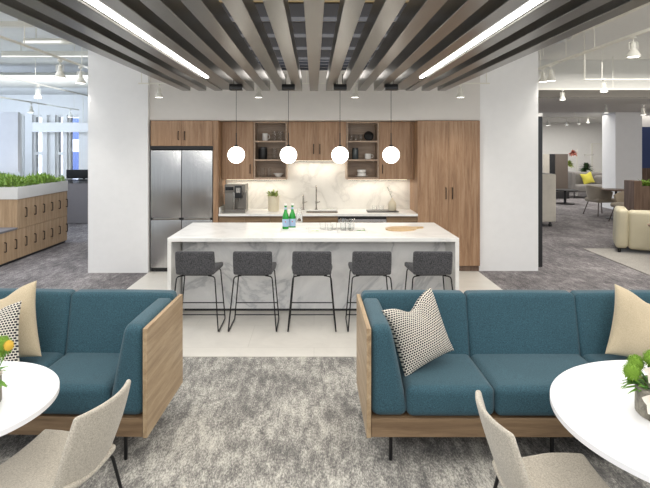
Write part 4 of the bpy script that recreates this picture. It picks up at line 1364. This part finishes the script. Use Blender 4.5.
# grey sofa with yellow pillow
t = thing('sofa', ((575 - CX) * 19.0 / F, 19.0, 0), 0, 'small grey sofa in the far lounge, holding yellow pillow', 'sofa')
MB().soft(0, 1.6, 0, 0.75, 0.22, 0.47, 0.05, 0.02, 8).build('seat', 'grey_fab', t)
MB().soft(0.0, 1.6, 0.62, 0.85, 0.3, 0.9, 0.06, 0.02, 8).build('backrest', 'grey_fab', t)
MB().soft(-0.12, 0.03, 0, 0.85, 0.22, 0.95, 0.05, 0.01, 8).build('armrest', 'grey_fab', t)
MB().soft(1.0, 1.62, 0.45, 0.7, 0.45, 0.78, 0.06, 0.03, 8).build('bolster', 'grey_fab', t)
for x in (0.0, 1.5):
    for y_ in (0.06, 0.75): MB().tube([(x, y_, 0.23), (x, y_, 0)], 0.02, 8).build('leg', 'black', t)
pillow('throw_pillow', 'yellow', 0.42, 0.14, 0.03, frame((10.02, 19.42, 0.70), (0.96, 0, 0.25), (-0.2, 0.3, 1)), 'yellow pillow leaning on the small grey sofa far away')
# plant stand
t = thing('plant_stand', ((577 - CX) * 20.2 / F, 20.2, 0), 0, 'tall plant stand with pink bloom and dark leaves behind the grey sofa', 'plant')
MB().tube([(0, 0, 0), (0, 0, 1.75)], 0.02, 8).build('pole', 'pipe', t)
MB().lathe([(0, 0), (0.16, 0), (0.2, 0.28), (0, 0.28)], (0.35, 0, 0.62), 20).build('pot', 'ceramic', t)
MB().lathe([(0, 0), (0.14, 0), (0.18, 0.06), (0, 0.06)], (0.45, 0, 1.52), 20).build('tray', 'ceramic', t)
for (c, mt, nm, s_) in (((-0.15, 0, 1.62), 'flower_pink', 'bloom', 0.2), ((0.35, 0, 1.05), 'dark_leaf', 'leaves', 0.34), ((-0.3, 0, 1.2), 'sage', 'trailing_leaves', 0.25)):
    b = MB()
    for i in range(90):
        a = random.uniform(0, 2 * PI); e = random.uniform(-0.6, 1.4)
        d = Vector((math.cos(a) * math.cos(e), math.sin(a) * math.cos(e), math.sin(e)))
        b.leaf(Vector(c), d, random.uniform(0.5, 1) * s_, 0.07, 0.3, 3)
    b.build(nm, mt, t, True, 180)
t = thing('whiteboard', ((598 - CX) * 21.9 / F, 21.95, 0), 0, 'framed whiteboard on the far lounge wall behind the grey sofa', 'whiteboard')
a = at(594.5, 604, 144, 171, 21.95)
w = (a[1] - a[0]) / 2
MB().box(-w, w, 0, 0.04, a[2], a[3]).build('board', 'ceramic', t)
b = MB()
b.box(-w - 0.03, -w - .001, -0.01, 0.045, a[2] - 0.03, a[3] + 0.03).box(-w, w, -0.01, 0.045, a[3] + .001, a[3] + 0.03).box(-w, w, -0.05, 0.045, a[2] - 0.06, a[2] - .001).build('frame', 'pipe', t)

# ============================================================ TRACKS, SPOTS, PIPES
def make_spot(big=1.0):
    t = thing('track_spotlight')
    # origin at the top (track); hangs down
    MB().box(-0.018, 0.018, -0.05, 0.05, -0.04, 0.0, 0.003, 1).build('adapter', 'pipe', t)
    MB().tube([(0, 0, -0.04), (0, 0, -0.12)], 0.008, 6).build('stem', 'pipe', t)
    h = MB().lathe([(0, -0.10), (0.03, -0.105), (0.036, -0.12), (0.038, -0.20), (0.055, -0.215), (0.088, -0.275), (0.09, -0.30), (0.078, -0.30), (0.075, -0.285), (0, -0.27)], seg=22).build('head', 'pipe', t)
    MB().lathe([(0, -0.286), (0.074, -0.288), (0.076, -0.299), (0, -0.303)], seg=22).build('lens', 'spot', h)
    y = []
    for sx in (-1, 1):
        MB().tube(fillet([(sx * 0.01, 0, -0.09), (sx * 0.062, 0, -0.09), (sx * 0.062, 0, -0.19), (sx * 0.04, 0, -0.20)], 0.02), 0.006, 6).build('yoke_arm', 'pipe', t)
    return t
SP = []
sp0 = make_spot()
first = True
def spot(xl, yl, D, label, sc=1.0, group='track spotlights', power=0):
    """lens seen at pixel (xl, yl) at distance D"""
    global first
    p = px(xl, yl, D)
    loc = (p.x, p.y, p.z + 0.30 * sc)
    if first:
        o = sp0; first = False
        o.location = loc; o.scale = (sc,) * 3
        o['label'] = label; o['group'] = group
    else:
        o = dup(sp0, loc, 0, label, group, (sc,) * 3)
    o['category'] = 'spotlight'
    if power:
        l = bpy.data.lights.new('spot_lamp', 'SPOT')
        l.energy = power; l.spot_size = math.radians(95); l.spot_blend = 0.7; l.shadow_soft_size = 0.07
        l.color = (1, 0.95, 0.86)
        lo = bpy.data.objects.new('spot_lamp', l); COL.objects.link(lo)
        lo.parent = o; lo.location = (0, 0, -0.32)
    return loc[2]
def track(name, a, b, label, w=0.018, hang=None, cat='track'):
    t = thing(name, a, 0, label, cat)
    top = 2.86 if a[1] > 14.8 else CZ
    a, b = Vector(a), Vector(b)
    d = b - a
    MB().tube([(0, 0, 0), tuple(d)], w, 4).build('rail', 'pipe', t)
    n = max(2, int(d.length / 1.8))
    for i in range(n + 1):
        q = d * (i + 0.15) / (n + 0.3)
        MB().tube([tuple(q + Vector((0, 0, w))), (q.x, q.y, top - a.z)], 0.006, 6).build('hanger', 'pipe', t)
    return t
# kitchen soffit track and spots
for x, lb in ((159, 'small white spotlight beside the left column above the refrigerator cabinet'), (258.5, 'small white spotlight between the two left pendants'), (355, 'small white spotlight between the two right pendants'), (460.5, 'small white spotlight beside the right column above the pantry')):
    spot(x, 97.5, 7.3, lb, 0.62, 'soffit spotlights', 10)
for x0, x1, lb in ((-2.42, -1.75, 'short white track by the left column above the refrigerator'), (1.75, 2.42, 'short white track by the right column above the pantry')):
    track('light_track', (x0, 7.3, 2.70), (x1, 7.3, 2.70), lb, 0.012)
track('light_track', (-0.95, 7.3, 2.70), (0.75, 7.3, 2.70), 'white track behind the baffle ends over the island centre', 0.012)
# left tracks along depth
TZ_ = 3.0
track('light_track', (-3.36, 4.4, TZ_), (-3.36, 7.9, TZ_), 'near light track at upper left running toward the left column')
track('light_track', (-5.15, 7.2, TZ_), (-5.15, 12.4, TZ_), 'middle light track at upper left, above the planter')
track('light_track', (-6.3, 8.0, 2.83), (-6.3, 14.2, 2.83), 'far light track at upper left, close to the windows')
def spot_on(xl, X, ztr, label, sc=1.0, power=0, group='left aisle spotlights'):
    D = (X) * F / (xl - CX)
    z = ztr - 0.02 - 0.30 * sc
    return spot(xl, HY - (z - H) * F / D, D, label, sc, group, power)
spot_on(60, -3.36, TZ_, 'white spotlight nearest the camera on the upper left track', 0.8, 25)
spot_on(80.5, -3.36, TZ_, 'white spotlight on the near left track, right beside the left column', 0.8, 0)
spot_on(38, -5.15, TZ_, 'white spotlight on the middle left track above the planter', 0.8, 25)
spot_on(31, -6.3, 2.83, 'small white spotlight on the far left track, nearer the planter end', 0.7, 20)
spot_on(70, -6.3, 2.83, 'small white spotlight on the far left track, nearer the column', 0.7, 20)
# left pipes
def pipe(name, a, b, w, h, label, cat='pipe'):
    a, b = Vector(a), Vector(b)
    if abs(b.x - a.x) > abs(b.y - a.y):
        o = MB().box(a.x, b.x, a.y - w / 2, a.y + w / 2, a.z - h / 2, a.z + h / 2, 0.008)
    else:
        o = MB().box(a.x - w / 2, a.x + w / 2, a.y, b.y, a.z - h / 2, a.z + h / 2, 0.008)
    return tag(o.build(name, 'pipe'), label, cat)
for (x0, x1, y, th, D, lb) in ((-60, 38, 24.5, 5, 6.6, 'short white ceiling fixture bar at far upper left, highest of three'), (25, 80, 41.5, 5, 7.4, 'white ceiling fixture bar at upper left, middle of three'), (3, 92, 54.5, 6, 8.6, 'white ceiling fixture bar at upper left, lowest of three')):
    a, b_ = px(x0, y, D), px(x1, y, D)
    pipe('ceiling_bar', a, b_, 0.10, th * D / F, lb, 'ceiling bar')
    for q in (0.2, 0.8):
        xq = a.x + (b_.x - a.x) * q
        tag(MB().tube([(xq, D, a.z + th * D / F / 2), (xq, D, CZ)], 0.008, 6).build('hanger_rod', 'pipe'), 'thin rod hanging the ceiling bar seen at row of pixel band %d' % y if False else ('thin hanging rod, %s support of the %s bar at upper left' % (('left', 'right')[q > .5], {24.5: 'highest', 41.5: 'middle', 54.5: 'lowest'}[y])), 'rod')
# round ducts
def rduct(p0, p1, r, label, mat='ceil'):
    o = MB().tube([p0, p1], r, 24).build('air_duct', mat)
    return tag(o, label, 'duct')
rduct((-16, 11.0, 3.22), (-3.3, 11.0, 3.22), 0.16, 'round white air duct crossing the ceiling above the planter')
rduct((-6.9, 5.0, 3.3), (-6.9, 10.82, 3.3), 0.12, 'round white air duct running along the left aisle ceiling')
# right side
XR = 3.37
track('light_track', (3.36, 4.6, 2.995), (3.36, 8.1, 2.995), 'near light track at upper right running toward the right column', 0.022)
track('light_track', ((584 - CX) * 9.2 / F, 9.2, 3.0), (9.5, 9.2, 3.0), 'long white light track crossing the upper right ceiling')
track('light_track', (3.5, 10.1, 2.93), (9.8, 10.1, 2.93), 'second long white light track, just before the grey ceiling beam')
track('light_track', (3.7, 14.95, 2.66), (7.6, 14.95, 2.66), 'thin far light track beyond the grey ceiling beam', 0.014)
track('light_track', (3.7, 17.6, 2.81), (9.4, 17.6, 2.81), 'farthest thin light track over the lounge', 0.014)
spot(633.5, 57, 5.57, 'large white spotlight at upper right, nearest the camera', 0.75, 'right aisle spotlights', 30)
spot(551, 81, 7.51, 'large white spotlight just right of the right column top', 0.77, 'right aisle spotlights', 0)
spot(543, 82, 7.78, 'white spotlight half hidden beside the right column top', 0.7, 'right aisle spotlights', 0)
spot(604, 92, 9.2, 'white spotlight on the long crossing track at upper right', 0.74, 'right aisle spotlights', 30)
spot(562.5, 100, 10.1, 'white spotlight on the second crossing track, nearest the column', 0.66, 'right aisle spotlights', 30)
spot(606, 113, 12.0, 'small white spotlight under the grey soffit above the far white column', 0.59, 'far right spotlights', 20)
spot(643, 115, 12.0, 'small white spotlight under the grey soffit above the blue wall panel', 0.73, 'far right spotlights', 20)
spot(548, 125.5, 14.95, 'small spotlight above the felt pod, nearest the column', 0.72, 'far lounge spotlights', 0)
spot(567, 125, 14.95, 'small spotlight above the brown grey media screen', 0.68, 'far lounge spotlights', 0)
spot(579, 124, 14.95, 'small spotlight over the tall plant stand', 0.6, 'far lounge spotlights', 0)
spot(588, 123, 17.6, 'small spotlight far away over the yellow pillow', 0.57, 'far lounge spotlights', 0)
# conduits
tag(MB().tube(fillet([tuple(px(555, 44.3, 9.0)), tuple(px(572, 38, 8.2)), tuple(px(576, 33.5, 7.9)), tuple(px(612, 20, 6.6)), tuple(px(668, -6, 5.6))], 0.15), 0.022, 8).build('conduit', 'pipe'), 'bent white conduit rising along the upper right ceiling', 'conduit')
tag(MB().tube([tuple(px(574, 38.5, 8.9)), (7.5, 8.9, px(574, 38.5, 8.9).z)], 0.012, 8).build('conduit', 'pipe'), 'thin straight white conduit crossing the upper right ceiling', 'conduit')
for x in (566, 584.5, 543):
    p = px(x, 60, 8.0)
    tag(MB().tube([(p.x, 8.0, px(x, 79, 8.0).z if x > 570 else px(x, 56, 8.0).z), (p.x, 8.0, CZ)], 0.012 if x > 570 else 0.008, 8).build('hanger_rod', 'pipe'), {566: 'thin vertical rod at upper right, middle one of three', 584.5: 'thicker vertical rod at upper right, farthest from the column', 543: 'thin vertical rod at upper right, closest to the column'}[x], 'rod')
